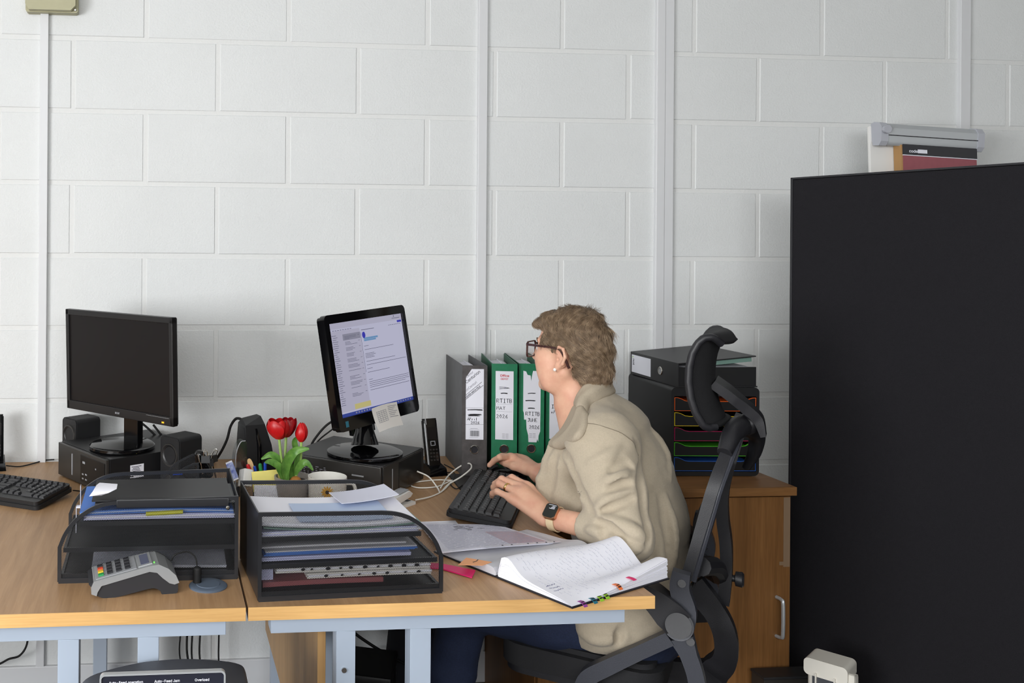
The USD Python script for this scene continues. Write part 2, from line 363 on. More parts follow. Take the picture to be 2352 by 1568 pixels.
pm('wallet_green', (120, 150, 140), 0.3)
pm('sheet_print_blue', (184, 200, 228), 0.6)
pm('sheet_print_pink', (216, 190, 198), 0.7)
pm('sticky_yellow', (238, 226, 130), 0.75)
pm('sticky_orange', (246, 176, 128), 0.75)
pm('flag_green', (150, 200, 50), 0.5); pm('flag_teal', (40, 110, 130), 0.5); pm('flag_orange', (238, 120, 60), 0.5); pm('flag_purple', (150, 70, 150), 0.5)
pm('highlighter', (206, 205, 50), 0.5)
pm('tulip_red', (205, 18, 24), 0.4, vary=0.45, scale=40, stretch=(1, 1, .3))
pm('tulip_dark', (168, 12, 26), 0.4, vary=0.4, scale=40)
pm('leaf_green', (112, 160, 70), 0.4, vary=0.35, scale=50, rgb2=(70, 120, 45))
pm('stem_green', (150, 182, 96), 0.45)
pm('bulb', (196, 132, 62), 0.6, vary=0.3, scale=80)
pm('pot_grey', (150, 144, 138), 0.5)
pm('soil', (40, 30, 24), 0.95)
pm('ceramic', (236, 234, 228), 0.15)
pm('flower_yellow', (226, 170, 50), 0.4); pm('flower_brown', (60, 40, 26), 0.4)
pm('marker_red', (196, 28, 34), 0.35); pm('marker_blue', (24, 70, 180), 0.35); pm('marker_green', (40, 140, 70), 0.35); pm('marker_wood', (222, 184, 130), 0.6)
pm('blue_wrap', (60, 80, 170), 0.3, vary=0.9, scale=70, rgb2=(190, 200, 230))
pm('silver_plastic', (160, 162, 164), 0.35, 0.25)
pm('terminal_black', (38, 38, 42), 0.6)
pm('lcd', (96, 100, 122), 0.2)
pm('key_red', (214, 80, 50), 0.4); pm('key_yellow', (226, 190, 50), 0.4); pm('key_green', (40, 150, 80), 0.4)
pm('grommet', (92, 104, 120), 0.4)
pm('partition_fabric', (35, 34, 38), 0.95, vary=0.35, scale=420, bump=0.0006, bscale=700, spec=0.2)
pm('partition_trim', (36, 36, 40), 0.5)
pm('alu', (200, 204, 208), 0.35, 0.5)
pm('alu_cap', (176, 178, 186), 0.45)
pm('board_maroon', (150, 84, 92), 0.7, vary=0.1, scale=80)
pm('board_dark', (50, 50, 54), 0.6)
pm('cardboard', (176, 136, 88), 0.8)
pm('heater_white', (226, 222, 212), 0.4)
pm('heater_dark', (70, 72, 78), 0.4)
pm('shredder_grey', (76, 78, 84), 0.5, bump=0.0002, bscale=700)
pm('shredder_panel', (40, 42, 54), 0.25)
pm('orange_trim', (230, 96, 34), 0.4); pm('yellow_trim', (228, 200, 40), 0.4); pm('pink_trim', (176, 34, 88), 0.4); pm('green_trim', (84, 190, 46), 0.4); pm('blue_trim', (46, 100, 190), 0.4)
pm('chair_mesh', (30, 30, 33), 0.75, bump=0.0008, bscale=500, stretch=(1, 1, 5))
pm('chair_plastic', (34, 34, 38), 0.42, bump=0.00025, bscale=800)
pm('chair_plastic_light', (58, 60, 68), 0.4, bump=0.00025, bscale=800)
pm('skin', (226, 180, 152), 0.5, vary=0.14, scale=28, rgb2=(214, 158, 134), subsurface_weight=0.06, subsurface_scale=0.01, spec=0.4)
pm('lips', (206, 134, 122), 0.45)
pm('eye_white', (230, 226, 222), 0.2); pm('eye_iris', (70, 90, 100), 0.2)
pm('nail', (232, 190, 178), 0.3)
pm('jacket', (184, 171, 150), 0.9, vary=0.10, scale=260, bump=0.0005, bscale=1100, sheen_weight=0.15)
pm('jacket_collar', (180, 167, 147), 0.9, vary=0.10, scale=260, bump=0.0005, bscale=1100)
pm('jacket_seam', (120, 110, 94), 0.9)
pm('top_cloth', (226, 224, 220), 0.8)
pm('jeans', (30, 42, 72), 0.85, vary=0.35, scale=300)
pm('hair_base', (116, 96, 76), 0.7, vary=0.5, scale=60, stretch=(1, 1, .35))
pm('tortoise', (38, 28, 40), 0.2, vary=0.7, scale=240, rgb2=(84, 52, 38))
pm('strap', (226, 204, 166), 0.6)
pm('watch_gold', (206, 160, 128), 0.25, 0.9)
pm('watch_face', (34, 36, 34), 0.12)
pm('pearl', (240, 238, 232), 0.15)
pm('gold', (220, 190, 120), 0.2, 1.0)
pm('worn_tape', (140, 116, 92), 0.5); pm('brown_bag', (30, 30, 36), 0.8)
emit('screen_glow', (208, 208, 234), 0.78)
emit('screen_bar', (60, 84, 190), 0.55); emit('screen_grey', (178, 178, 202), 0.55); emit('screen_text', (128, 128, 156), 0.55); emit('screen_blue', (60, 60, 214), 0.6)
emit('screen_select', (128, 180, 232), 0.62); emit('screen_note', (236, 224, 150), 0.62); emit('screen_side', (200, 198, 222), 0.74)
emit('led_amber', (255, 150, 20), 3.0); emit('led_green', (120, 230, 100), 1.5)
clear('lens_glass'); clear('clear_plastic', (0.86, 0.89, 0.92), ior=1.5); clear('wallet_clear', (0.95, 0.95, 0.96), ior=1.12)

# ------------------------------------------------------------------ the room
Z0 = 2.0432 - 9 * 0.225                                                # the lowest course line
CEIL = 2.76
def wall_block(x0, x1, z0, z1):
    b, q = 0.0045, rnd.uniform(-0.0006, 0.0006)
    v = [(x0, 0.004, z0), (x1, 0.004, z0), (x1, 0.004, z1), (x0, 0.004, z1), (x0 + b, q, z0 + b), (x1 - b, q, z0 + b), (x1 - b, q, z1 - b), (x0 + b, q, z1 - b)]
    return TM(v, [[4, 5, 6], [4, 6, 7], [0, 1, 5], [0, 5, 4], [1, 2, 6], [1, 6, 5], [2, 3, 7], [2, 7, 6], [3, 0, 4], [3, 4, 7]])
struct('wall_back', box(-3, 5, 0.0020, 0.2, 0, CEIL), 'mortar_paint')
for r in range(12):
    z0 = Z0 + r * 0.225
    k = r - 9                                                          # courses counted from the line at 2.043 m
    off = 0.0 if (k % 2) else 0.225
    for i in range(-8, 12):
        x0, x1 = 0.45 * i + off + 0.0045, 0.45 * (i + 1) + off - 0.0045
        if x1 < -3 or x0 > 5: continue
        j = lambda: rnd.uniform(-0.0012, 0.0012)
        p = put('/World/wall_back/' + numbered('/World/wall_back', 'block'), wall_block(x0 + j(), x1 + j(), z0 + 0.0045 + j(), min(z0 + 0.2205 + j(), CEIL - .002)), 'wall_paint', False)
struct('floor', box(-3, 5, -7, 0.2, -0.1, 0), 'floor_carpet')
struct('ceiling', box(-3, 5, -7, 0.2, CEIL, CEIL + 0.1), 'ceiling_white')
# left wall: a wide window opening
for n, m in (('wall_left', cat(box(-3.1, -3, -7, 0.2, 0, .72), box(-3.1, -3, -7, 0.2, 2.1, CEIL), box(-3.1, -3, -7, -5.25, .72, 2.1), box(-3.1, -3, -2.95, 0.2, .72, 2.1))),):
    struct(n, m, 'side_wall')
struct('wall_front', cat(box(-3.1, 5.1, -7.1, -7, 0, 1.3), box(-3.1, -2.6, -7.1, -7, 1.3, CEIL), box(3.4, 5.1, -7.1, -7, 1.3, CEIL)), 'side_wall')
struct('wall_right', box(5, 5.1, -7, 0.2, 0, CEIL), 'side_wall')
wf = struct('window_1', cat(box(-3.08, -2.99, -5.25, -2.95, .70, .75), box(-3.08, -2.99, -5.25, -2.95, 2.06, 2.12), box(-3.08, -2.99, -5.27, -5.21, .70, 2.12), box(-3.08, -2.99, -2.99, -2.93, .70, 2.12)), 'trunking_white')
struct('baseboard_back', cat(box(-3, 5, -0.012, 0.003, 0, 0.1, 0.003)), 'trunking_white')

# cable trunking down the wall
def trunk(n, x0, x1, lid=None, z0=0.1):
    t = box(x0, x1, -0.014, 0.003, z0, CEIL - 0.002, 0.0015)
    if lid: t = cat(t, box(x0 + 0.001, x0 + lid, -0.0165, -0.013, z0, CEIL - 0.003, 0.001))
    struct('trim_%d' % n, t, 'trunking_white')
px = lambda x, y, Y=-0.01: on_y(x, y, Y)[0]
trunk(1, px(89, 600), px(108, 600)); trunk(2, px(1097, 400), px(1117.5, 400)); trunk(3, px(1505.5, 400), px(1545.5, 400), 0.028); trunk(4, px(2205, 140), px(2228, 140))

# beige junction box at the top of the left trunking
a, b = on_y(57, 24, -0.05), on_y(178, 30, -0.05)
t = Thing('junction_box', 'beige plastic junction box at the top of the left wall trunking', 'junction box', (a[0], 0, a[2]))
w = b[0] - a[0]
t.part('back_box', xf(prism_xz(rrect(0, w, 0, .11, .008), -0.035, 0.0), np.eye(4)), 'box_beige')
t.part('lid', prism_xz(Polygon([(.012, .003), (w - .02, .003), (w - .006, .018), (w - .006, .095), (w - .02, .107), (.012, .107), (.002, .095), (.002, .02)]), -0.058, -0.035), 'box_beige')
t.part('lid_screw', cyl((w - .008, -0.042, .008), (w - .008, -.034, .008), .003), 'screw_metal')

# ------------------------------------------------------------------ desks
def desk(name, label, poly, x_rail, legs, edge):
    t = Thing(name, label, 'desk', (x_rail[0], -1.2, 0))
    t.part('tabletop', prism(Polygon(poly), TOP - 0.0247, TOP), 'oak_top', world=True, smooth=30)
    t.part('edge_band', box(edge[0], edge[1], -1.2022, -1.1995, TOP - 0.025, TOP + 0.0002, 0.0006), 'oak_edge', world=True)
    for y, nm in ((-1.135, 'front'), (-0.10, 'rear')):
        t.part('frame_rail', box(x_rail[0], x_rail[1], y - 0.022, y + 0.022, TOP - 0.069, TOP - 0.025, 0.0015), 'steel_grey', world=True)
        for (a0, a1) in legs:
            l = t.part('leg', box(a0, a1, y - 0.02, y + 0.02, 0.028, TOP - 0.069, 0.002), 'steel_grey', world=True)
            if y < -1 and a0 > .6 and a0 < .7:
                sp = on_y(790, 1538, y - 0.021); t.part('screw', cyl((sp[0], y - 0.024, sp[2]), (sp[0], y - 0.019, sp[2]), .005), 'screw_metal', under=l, world=True)
        t.part('foot', box(x_rail[0], x_rail[1], y - 0.025, y + 0.025, 0.0, 0.03, 0.003), 'steel_grey', world=True)
    t.part('long_beam', box(legs[0][0] + .005, legs[0][1] - .005, -1.11, -0.12, TOP - 0.09, TOP - 0.0497, 0.002), 'steel_grey', world=True)
    return t
XS = 0.4407
right_curve = spline([(1.2425, -1.2), (1.2425, -1.05), (1.2300, -.90), (1.2110, -.80), (1.2200, -.68), (1.2600, -.56), (1.3050, -.47)], 6)
desk('desk', 'oak desk on the right whose front corner carries the open notebook and letter tray', [(XS, -1.2)] + [tuple(p) for p in right_curve] + [(1.305, -.006), (XS, -.006)],
     (0.4891, 1.2041), [(0.6185, 0.6567), (0.7653, 0.8076)], (XS, 1.2425)).part('modesty_panel', box(.596, .613, -1.07, -.15, .25, TOP - .0497, .001), 'oak_panel', world=True)
desk('desk', 'oak desk on the left under the card terminal and the switched-off monitor', [(-1.17, -1.2), (0.4362, -1.2), (0.4362, -.006), (-1.17, -.006)], (-1.10, 0.4021), [(0.082, 0.1224), (0.2329, 0.2739), (-1.0, -.96)], (-1.17, 0.4362))

# low cupboard at the right
t = Thing('cupboard', 'brown oak low cupboard behind the office chair, drawer unit on top', 'cupboard', (1.70, -.225, 0))
XR = on_z(1832, 1118, TOP)[0]
t.part('worktop', box(1.312, XR, -.4421, -.006, TOP - .026, TOP, .004), 'oak_cabinet_top', world=True)
t.part('body', box(1.325, XR - .012, -.412, -.008, .0, TOP - .0265, .001), 'oak_cabinet', world=True)
xm = 1.325 + (XR - .012 - 1.325) / 2
for i, (a0, a1) in enumerate(((1.327, xm - .0015), (xm + .0015, XR - .013))):
    d = t.part('door', box(a0, a1, -.431, -.413, .06, TOP - .030, .0012), 'oak_cabinet', world=True)
    if i == 1:
        h0, h1 = on_y(1796, 1376, -.45), on_y(1799, 1466, -.45)
        t.part('handle', tube([(h0[0] - .004, -.431, h0[2]), (h0[0], -.447, h0[2] - .002), (h0[0], -.455, h0[2] - .014), (h0[0], -.455, h1[2] + .014), (h0[0], -.447, h1[2] + .002), (h0[0] - .004, -.431, h1[2])], .0052, 8, 5), 'alu', under=d, world=True, label='brushed metal bow handle')
        t.part('worn_strip', cat(box(XR - .034, XR - .0145, -.4316, -.4308, .50, TOP - .032), box(XR - .046, XR - .034, -.4316, -.4308, .505, .515)), 'worn_tape', under=d, world=True, label='peeling tape strip along the door edge')
    else: t.part('handle', tube([(xm - .05, -.431, .62), (xm - .05, -.45, .615), (xm - .05, -.45, .53), (xm - .05, -.431, .525)], .005, 8, 4), 'alu', under=d, world=True)

# black fabric partition
pa, pb = A([2.1533, -.3]), A([2.2996, -.9216]); dv = (pb - pa) / np.linalg.norm(pb - pa); ang = math.degrees(math.atan2(dv[1], dv[0]))
t = Thing('partition_screen', 'tall black fabric office partition at the right edge', 'partition', (pa[0], pa[1], 0), ang)
PL = 1.35
t.part('fabric_panel', box(0.006, PL, 0.002, .036, .02, 1.6127, .004), 'partition_fabric')
t.part('edge_trim', cat(box(0, .008, 0, .038, .02, 1.6187, .002), box(0, PL, 0, .038, 1.6127, 1.6187, .002)), 'partition_trim')
for q in (.15, PL - .2): t.part('foot', box(q, q + .06, -.16, .20, 0, .022, .004), 'black_matt')

# flip chart easel behind the partition
L0, R0 = on_y(2003, 300, -.16), on_y(2242, 312, -.16)
t = Thing('flipchart_easel', 'silver flip chart easel with maroon pad showing above the partition', 'flip chart', (L0[0], -.16, 0))
w = R0[0] - L0[0]; zt = L0[2]
pr = [(-.03, .0), (-.03, .02), (-.02, .034), (0, .038), (.012, .034), (.012, .0), (0, -.032), (-.022, -.034), (-.03, -.022)]
tiltm = rot(0, 0, 2.6, (0, 0, zt - .012))
bar = t.part('clamp_bar', xf(prism_yz(Polygon(pr), .028, w - .02), tiltm), 'alu')
for q0, q1 in ((.006, .03), (w - .022, w)): t.part('end_cap', xf(prism_yz(Polygon(pr).buffer(.0025), q0, q1), tiltm), 'alu_cap', under=bar)
t.part('seam', xf(box(.03, w - .022, -.0325, -.03, -.004, -.0015), tiltm), 'board_dark', under=bar)
t.part('knob', xf(cyl((.018, -.034, .014), (.018, -.044, .014), .013), tiltm), 'alu_cap', under=bar)
t.part('back_board', xf(box(0, w, .01, .022, -.75, .03, .003), rot(0, -6, 2.6, (0, 0, zt - .012))), 'white_plastic')
pad = t.part('pad', xf(box(.085, w - .022, -.022, .008, -.60, -.030, .001), rot(0, -6, 2.6, (0, 0, zt - .012))), 'board_maroon', label='maroon pad cover with a dark head strip')
t.part('head_strip', xf(box(.084, w - .021, -.0235, .008, -.064, -.030, .001), rot(0, -6, 2.6, (0, 0, zt - .012))), 'board_dark', under=pad)
t.part('strip_line', xf(box(.084, w - .021, -.0242, -.02, -.0665, -.064), rot(0, -6, 2.6, (0, 0, zt - .012))), 'label_white', under=pad)
t.part('print', xf(cat(text('code', .009, frame((1, 0, 0), (0, 0, 1), (.104, -.0237, -.056)), True), box(.134, .166, -.0242, -.0235, -.057, -.045)), rot(0, -6, 2.6, (0, 0, zt - .012))), 'label_white', under=pad)
t.part('pad_edge', xf(box(.0775, .0852, -.021, .008, -.60, -.031, .001), rot(0, -6, 2.6, (0, 0, zt - .012))), 'cardboard', under=pad)
for q0, q1, yy in ((.03, .0, -.10), (w - .04, w, -.10)): t.part('leg', tube([(q0, .03, zt - .05), (q1, .10, 0.02)], .011), 'alu')
t.part('leg', tube([(w / 2, .03, zt - .1), (w / 2, -.25, .01)], .011), 'alu')

# fan heater on a box beside the cupboard
hx0, hx1 = on_y(1857, 1540, -.66)[0], on_y(1938, 1540, -.66)[0]; hz = on_y(1895, 1524, -.66)[2]
t = Thing('fan_heater', 'white fan heater with a slatted grille beside the cupboard, bottom right', 'heater', ((hx0 + hx1) / 2, -.66, 0), -52)
w = (hx1 - hx0) / 2 * 1.0 * .93
t.part('housing', xf(prism(rrect(-w, w, 0, .075, .014), 0.012, hz), np.eye(4)), 'heater_white')
t.part('top_cap', mv(prism_xz(rrect(-w - .006, w + .004, hz - .040, hz + .004, .012), -.004, .078), 0, 0, 0), 'heater_white')
t.part('grille_back', box(-w + .014, w - .016, -.003, .001, .05, hz - .03), 'heater_dark')
for i in range(22): t.part('grille_slat', box(-w + .014, w - .016, -.008, -.003, .055 + i * .010, .059 + i * .010, .001), 'heater_white')
for q in (-w + .022, w - .026): t.part('grille_bar', box(q, q + .003, -.010, -.003, .05, hz - .03), 'heater_white')
for i in range(3): t.part('side_fin', box(w - .002, w + .018 - i * .003, .004 + i * .024, .020 + i * .024, .02, hz - .012 - i * .008, .006), 'heater_white')
t.part('foot', box(-w - .01, w + .02, -.02, .09, 0, .014, .003), 'heater_white')
b0 = on_y(1850, 1548, -.52)
t = Thing('storage_box', 'dark box half hidden between cupboard and heater', 'box', (b0[0] - .01, -.475, 0), 0)
t.part('body', box(-.10, .06, -.03, .028, 0, b0[2] - .02, .003), 'pc_front'); t.part('lid', box(-.102, .062, -.031, .029, b0[2] - .02, b0[2] - .012, .002), 'file_black')

# paper shredder under the left desk
c0, c1 = on_y(183, 1545, -1.30), on_y(566, 1535, -1.30)
t = Thing('shredder', 'grey paper shredder with a control panel under the left desk', 'shredder', ((c0[0] + c1[0]) / 2, -1.26, 0), 0)
w = (c1[0] - c0[0]) / 2 * 1.10; z1 = on_y(420, 1514, -1.18)[2]
t.part('bin', box(-w + .03, w - .03, -.09, .07, 0, z1 - .10, .01), 'shredder_grey')
prof = spline([(-w, -.11), (-w + .004, -.055), (-w + .025, -.026), (-.06, -.006), (.0, 0), (.06, 0.0), (w - .025, -.010), (w - .004, -.03), (w, -.09), (w - .005, -.14), (-w + .005, -.15)], 5)
t.part('head', mv(prism_xz(Polygon(prof), -.10, .08), 0, 0, z1), 'shredder_grey', label='rounded grey cutter head')
pl0, pl1, pt = on_y(233, 1550, -1.366)[0] - (c0[0] + c1[0]) / 2, on_y(514, 1544, -1.366)[0] - (c0[0] + c1[0]) / 2, on_y(373, 1547, -1.366)[2]
pn = t.part('control_panel', prism_xz(rrect(pl0, pl1, pt - .115, pt, .006), -.1065, -.099), 'shredder_panel')
t.part('panel_rim', prism_xz(rrect(pl0 - .003, pl1 + .003, pt - .118, pt + .003, .008).difference(rrect(pl0, pl1, pt - .115, pt, .006)), -.109, -.099), 'alu', under=pn)
FM = lambda x, z: frame((1, 0, 0), (0, 0, 1), (x, -.1068, z))
pw = pl1 - pl0
for s, u in (('Auto-Feed operation', .06), ('Auto-Feed Jam', .43), ('Overload', .76)): t.part('print', text(s, .0042, FM(pl0 + u * pw, pt - .014), True), 'label_white', under=pn)
for u0, n_ in ((.07, 3), (.32, 5), (.71, 3)):
    for i in range(n_):
        x = pl0 + u0 * pw + i * .0148
        t.part('icon', box(x, x + .0122, -.1075, -.1064, pt - .036, pt - .019), 'label_white', under=pn)
        t.part('icon_mark', box(x + .003, x + .0092, -.108, -.1070, pt - .032, pt - .024), 'ink_grey', under=pn)
for q in (-.09, .06): t.part('slot_line', box(q, q + .001, -.1015, -.099, z1 - .040, z1 - .028), 'pc_dark')
# ------------------------------------------------------------------ computers, monitors, speakers
def closer(p, k): return EYE + k * (A(p) - EYE)
def small_pc(loc, yaw, w, d, h, label, stickers):
    t = Thing('desktop_computer', label, 'computer', (loc[0], loc[1], TOP), yaw)
    t.part('case', box(-w / 2, w / 2, .012, d, .004, h, .002), 'pc_case')
    fr = t.part('front_panel', box(-w / 2 + .001, w / 2 - .001, 0, .012, .004, h - .001, .003), 'pc_front')
    t.part('foot', cat(*[box(x, x + .02, y, y + .02, 0, .005) for x in (-w / 2 + .02, w / 2 - .04) for y in (.03, d - .05)]), 'rubber')
    return t, fr
pcl, fr = small_pc((.0559, -.2984), -57.83, .285, .312, .0986, 'black desktop computer lying flat under the switched-off monitor on the left', 0)
pcl.part('drive_bay', box(.00, .138, -.002, .002, .014, .088, .001), 'pc_dark', under=fr)
pcl.part('port', cat(box(.012, .020, -.003, .0, .022, .026), box(.030, .040, -.003, .0, .022, .026), box(.012, .02, -.003, 0, .034, .038), box(.03, .04, -.003, 0, .036, .040), box(.015, .028, -.003, 0, .066, .072), box(.088, .092, -.003, 0, .062, .066)), 'grey_plastic', under=fr)
pcl.part('slot_line', box(-.055, -.050, -.001, .002, .02, .08), 'grey_plastic', under=fr)
pcl.part('side_vent', cat(*[box(.1425, .1432, .05, .085, .03 + i * .006, .033 + i * .006) for i in range(4)]), 'pc_dark')
lb = pcl.part('licence_label', box(.1423, .1430, .075, .118, .038, .074, .0002), 'label_white', label='white printed label on the side')
SM = lambda y, z: frame((0, 1, 0), (0, 0, 1), (.1431, y, z))
pcl.part('print', cat(*[box(.1430, .1434, .079 + (i % 2) * .004, .110 - (i * 7 % 9) * .001, .068 - i * .004, .0695 - i * .004) for i in range(5)], box(.1430, .1434, .088, .108, .045, .050)), 'print_dark', under=lb)
pcl.part('sticker', box(.085, .1225, .105, .1085, .0986, .0992), 'sticky_yellow', label='narrow yellow sticker on the top edge')
pcr, fr = small_pc((.7406, -.441), -38.0, .29, .288, .095, 'black desktop computer lying flat under the lit monitor', 0)
# on the right one the drive bay side faces the woman
pcr.part('side_panel', box(.1445, .1475, .012, .288, .006, .093, .001), 'pc_front')
pcr.part('drive_bay', box(.1465, .1485, .11, .27, .010, .088, .001), 'pc_dark')
pcr.part('slot_line', box(.1475, .1482, .066, .071, .018, .078), 'grey_plastic')
pcr.part('badge', box(.06, .095, -.0006, .0005, .062, .066), 'grey_plastic', under=fr)
rl = pcr.part('rating_print', cat(*[box(-.10 + c * .0125, -.10 + c * .0125 + .009 * (1 - (r * 5 + c) % 4 * .2), -.0007, .0003, .028 + r * .0052, .0305 + r * .0052) for c in range(7) for r in range(9) if (r * 3 + c * 5) % 7]), 'ink_grey', under=fr, label='rows of grey regulatory print')

# switched-off monitor
k = .962
mo = closer((.1535, -.2233, .9066), k); mw, mh = .4394 * k, .3008 * k
RM = rot(-43.82, 1.95, .2, mo)
bs = on_z(281, 1018, TOP + .0986 + .014)
t = Thing('monitor', 'black wide monitor, switched off, on a round stand at the left', 'monitor', (bs[0], bs[1], TOP + .0986), 0)
P = lambda m: xf(m, RM)
t.part('base', mv(lathe([(0, 0), (.078, 0), (.092, .004), (.092, .011), (.086, .016), (.02, .019), (0, .019)], 48), 0, 0, 0), 'black_gloss', smooth=40)
t.part('neck', xf(box(-.028, .028, .050, .074, -.085, .10, .004), rot(-43.82, 0, 0, mo)), 'black_gloss', world=True)
bz = t.part('bezel', P(cat(box(-mw / 2, mw / 2, 0, .018, mh - .016, mh, .002), box(-mw / 2, mw / 2, 0, .018, 0, .025, .002), box(-mw / 2, -mw / 2 + .013, 0, .018, 0, mh, .002), box(mw / 2 - .013, mw / 2, 0, .018, 0, mh, .002))), 'monitor_bezel', world=True)
t.part('screen', P(box(-mw / 2 + .012, mw / 2 - .012, .005, .012, .024, mh - .015)), 'screen_off', world=True, label='dark switched-off screen')
t.part('back_shell', P(cat(box(-mw / 2 + .002, mw / 2 - .002, .012, .024, .002, mh - .002, .004), box(-.12, .12, .02, .055, .05, .22, .015))), 'black_plastic', world=True)
t.part('led', P(box(mw / 2 - .042, mw / 2 - .034, -.001, .002, .006, .010)), 'led_amber', under=bz, world=True)
t.part('logo', P(text('acer', .0065, frame((1, 0, 0), (0, 0, 1), (.0, -.0005, .009)), True, center=True)), 'grey_plastic', under=bz, world=True)
t.part('button_line', P(box(mw / 2 - .10, mw / 2 - .016, -.0005, .001, .0205, .0212)), 'grey_plastic', under=bz, world=True)

# lit monitor with the mail screen
k = .957
mo = closer((.9107, -.2559, .9047), k); mw, mh = .3845 * k, .3145 * k
RM = rot(39.59, -9.37, -2.2, mo)
bs = on_z(838, 1034, TOP + .095 + .012)
t = Thing('monitor', 'glossy black square monitor showing a mail screen beside the woman', 'monitor', (bs[0], bs[1], TOP + .095), 0)
t.part('base', lathe([(0, 0), (.10, 0), (.105, .004), (.105, .010), (.095, .015), (.03, .019), (0, .019)], 56), 'black_gloss', smooth=40)
nk = xf(A([(0, .045, .07), ]), np.eye(4)) if False else None
pn = (RM @ A([0, .05, .06, 1]))[:3]
t.part('neck', tube([bs + A([0, 0, .015]), bs * .8 + pn * .2 + A([0, 0, .03]), pn * .85 + bs * .15 + A([0, 0, .0]), pn], [.040, .026, .024, .034], 14, 6), 'black_gloss', world=True)
t.part('neck_hinge', xf(box(-.05, .05, .05, .075, -.045, .12, .01), RM), 'black_gloss', world=True)
O_ = rrect(-mw / 2, mw / 2, -.012, mh, .014); sx0, sx1, sz0, sz1 = -mw / 2 + .019, mw / 2 - .012, .024, mh - .024
bz = t.part('bezel', P(prism_xz(O_.difference(Polygon([(sx0, sz0), (sx1, sz0), (sx1, sz1), (sx0, sz1)])), -.012, .006)), 'black_gloss', world=True)
t.part('back_shell', P(cat(prism_xz(O_.buffer(-.004), .004, .018), box(-.11, .11, .012, .055, .05, .24, .02))), 'black_gloss', world=True)
sc = t.part('screen', P(box(sx0 - .001, sx1 + .001, -.004, .010, sz0 - .001, sz1 + .001)), 'screen_glow', world=True, label='lit screen with a mail window')
sw, sh = sx1 - sx0, sz1 - sz0
def SB(u0, u1, v0, v1, lift=.0004): return box(sx0 + u0 * sw, sx0 + u1 * sw, -.004 - lift, -.0038, sz0 + v0 * sh, sz0 + v1 * sh)
t.part('side_pane', P(cat(SB(0, 1, .935, 1, .0002), SB(0, .16, .05, .91, .0002), SB(.16, .40, .05, .91, .0001))), 'screen_side', under=sc, world=True)
t.part('task_bar', P(SB(.0, 1, 0, .035)), 'screen_bar', under=sc, world=True)
q = random.Random(3)
tx = [SB(.42, .42 + q.uniform(.3, .5) * .5, .88, .886)]
for i in range(34): tx.append(SB(.03 + (i % 3) * .008, .06 + q.uniform(.01, .05), .12 + i * .0225, .125 + i * .0225))
for g in range(11):
    y = .84 - g * .062
    for r in range(3):
        if g not in (6, 9) or r == 0: tx.append(SB(.19, .19 + q.uniform(.05, .16), y - r * .014, y - r * .014 + .0042))
    tx.append(SB(.365, .385, y, y + .004))
for y, n_ in ((.70, .06), (.66, .40), (.615, .12), (.60, .14), (.585, .11), (.57, .12), (.53, .40), (.492, .55), (.45, .07), (.41, .30), (.33, .05), (.305, .56), (.285, .55), (.265, .56), (.245, .50), (.215, .55)): tx.append(SB(.43, .43 + n_, y, y + .0045))
for i in range(8): tx.append(SB(.05 + i * .032, .05 + i * .032 + .02, .915, .921))
for i in range(7): tx.append(SB(.80 + i * .026, .80 + i * .026 + .018, .885, .890))
tx.append(SB(.405, .4075, .42, .86)); tx.append(SB(.86, .97, .955, .961)); tx.append(SB(.885, .895, .972, .99))
t.part('screen_lines', P(cat(tx)), 'screen_text', under=sc, world=True, kind='stuff')
t.part('mail_row', P(SB(.17, .40, .80, .868, .0002)), 'screen_grey', under=sc, world=True)
dk = xf(prism(Polygon([(math.cos(a) * .007 , math.sin(a) * .009) for a in np.linspace(0, 6.28, 20)]), 0, .0004), frame((1, 0, 0), (0, 0, 1), (sx0 + .445 * sw, -.0041, sz0 + .825 * sh)))
t.part('avatar', P(dk), 'screen_blue', under=sc, world=True)
t.part('selected_lines', P(cat(SB(.44, .63, .775, .795), SB(.44, .60, .755, .773))), 'screen_select', under=sc, world=True)
t.part('send_button', P(SB(.93, .99, .905, .928)), 'screen_blue', under=sc, world=True)
t.part('screen_note', P(cat(SB(.20, .41, .055, .11, .0006))), 'screen_note', under=sc, world=True)
t.part('task_icon', P(cat(*[SB(.20 + i * .035, .215 + i * .035, .010, .026, .0008) for i in range(6)], *[SB(.74 + i * .035, .755 + i * .035, .012, .024, .0008) for i in range(7)])), 'screen_grey', under=sc, world=True)
t.part('sticker', P(box(-mw / 2 + .028, -mw / 2 + .040, -.0125, -.0118, -.002, .014)), 'flag_teal', under=bz, world=True)
# paper taped to the lower bezel
n0 = A([mw * .02, -.0135, .012])
def note_fn(u, v): return (RM @ A([-.040 + u * .118 + .004 * v, -.0138 - .012 * v * v * (1 - u * .3), .030 - v * .066 + .003 * math.sin(3 * u), 1]))[:3]
g = grid(note_fn, 8, 8, 0.0); g2 = TM(np.vstack([g.vertices, g.vertices - RM[:3, 1] * -.0005]), np.vstack([g.faces, g.faces[:, ::-1] + len(g.vertices)]))
t = Thing('paper_note', 'creased white paper note with a printed table taped under the lit screen', 'note', note_fn(.5, 1.0))
nt = t.part('sheet', g2, 'paper_cream', world=True)
ln = []
def on_note(u, v): return note_fn(u, v) - RM[:3, 1] * .0006
for i in range(7): ln.append(strip([on_note(.14, .22 + i * .075), on_note(.50, .22 + i * .075)], .0009, .0003, -RM[:3, 1]))
for i in range(5): ln.append(strip([on_note(.14 + i * .09, .2), on_note(.14 + i * .09, .68)], .0008, .0003, -RM[:3, 1]))
for i in range(7): ln.append(strip([on_note(.60, .12 + i * .075), on_note(.93 - (i % 3) * .06, .12 + i * .075)], .0014, .0003, -RM[:3, 1]))
t.part('print', cat(ln), 'print_grey', under=nt, world=True)

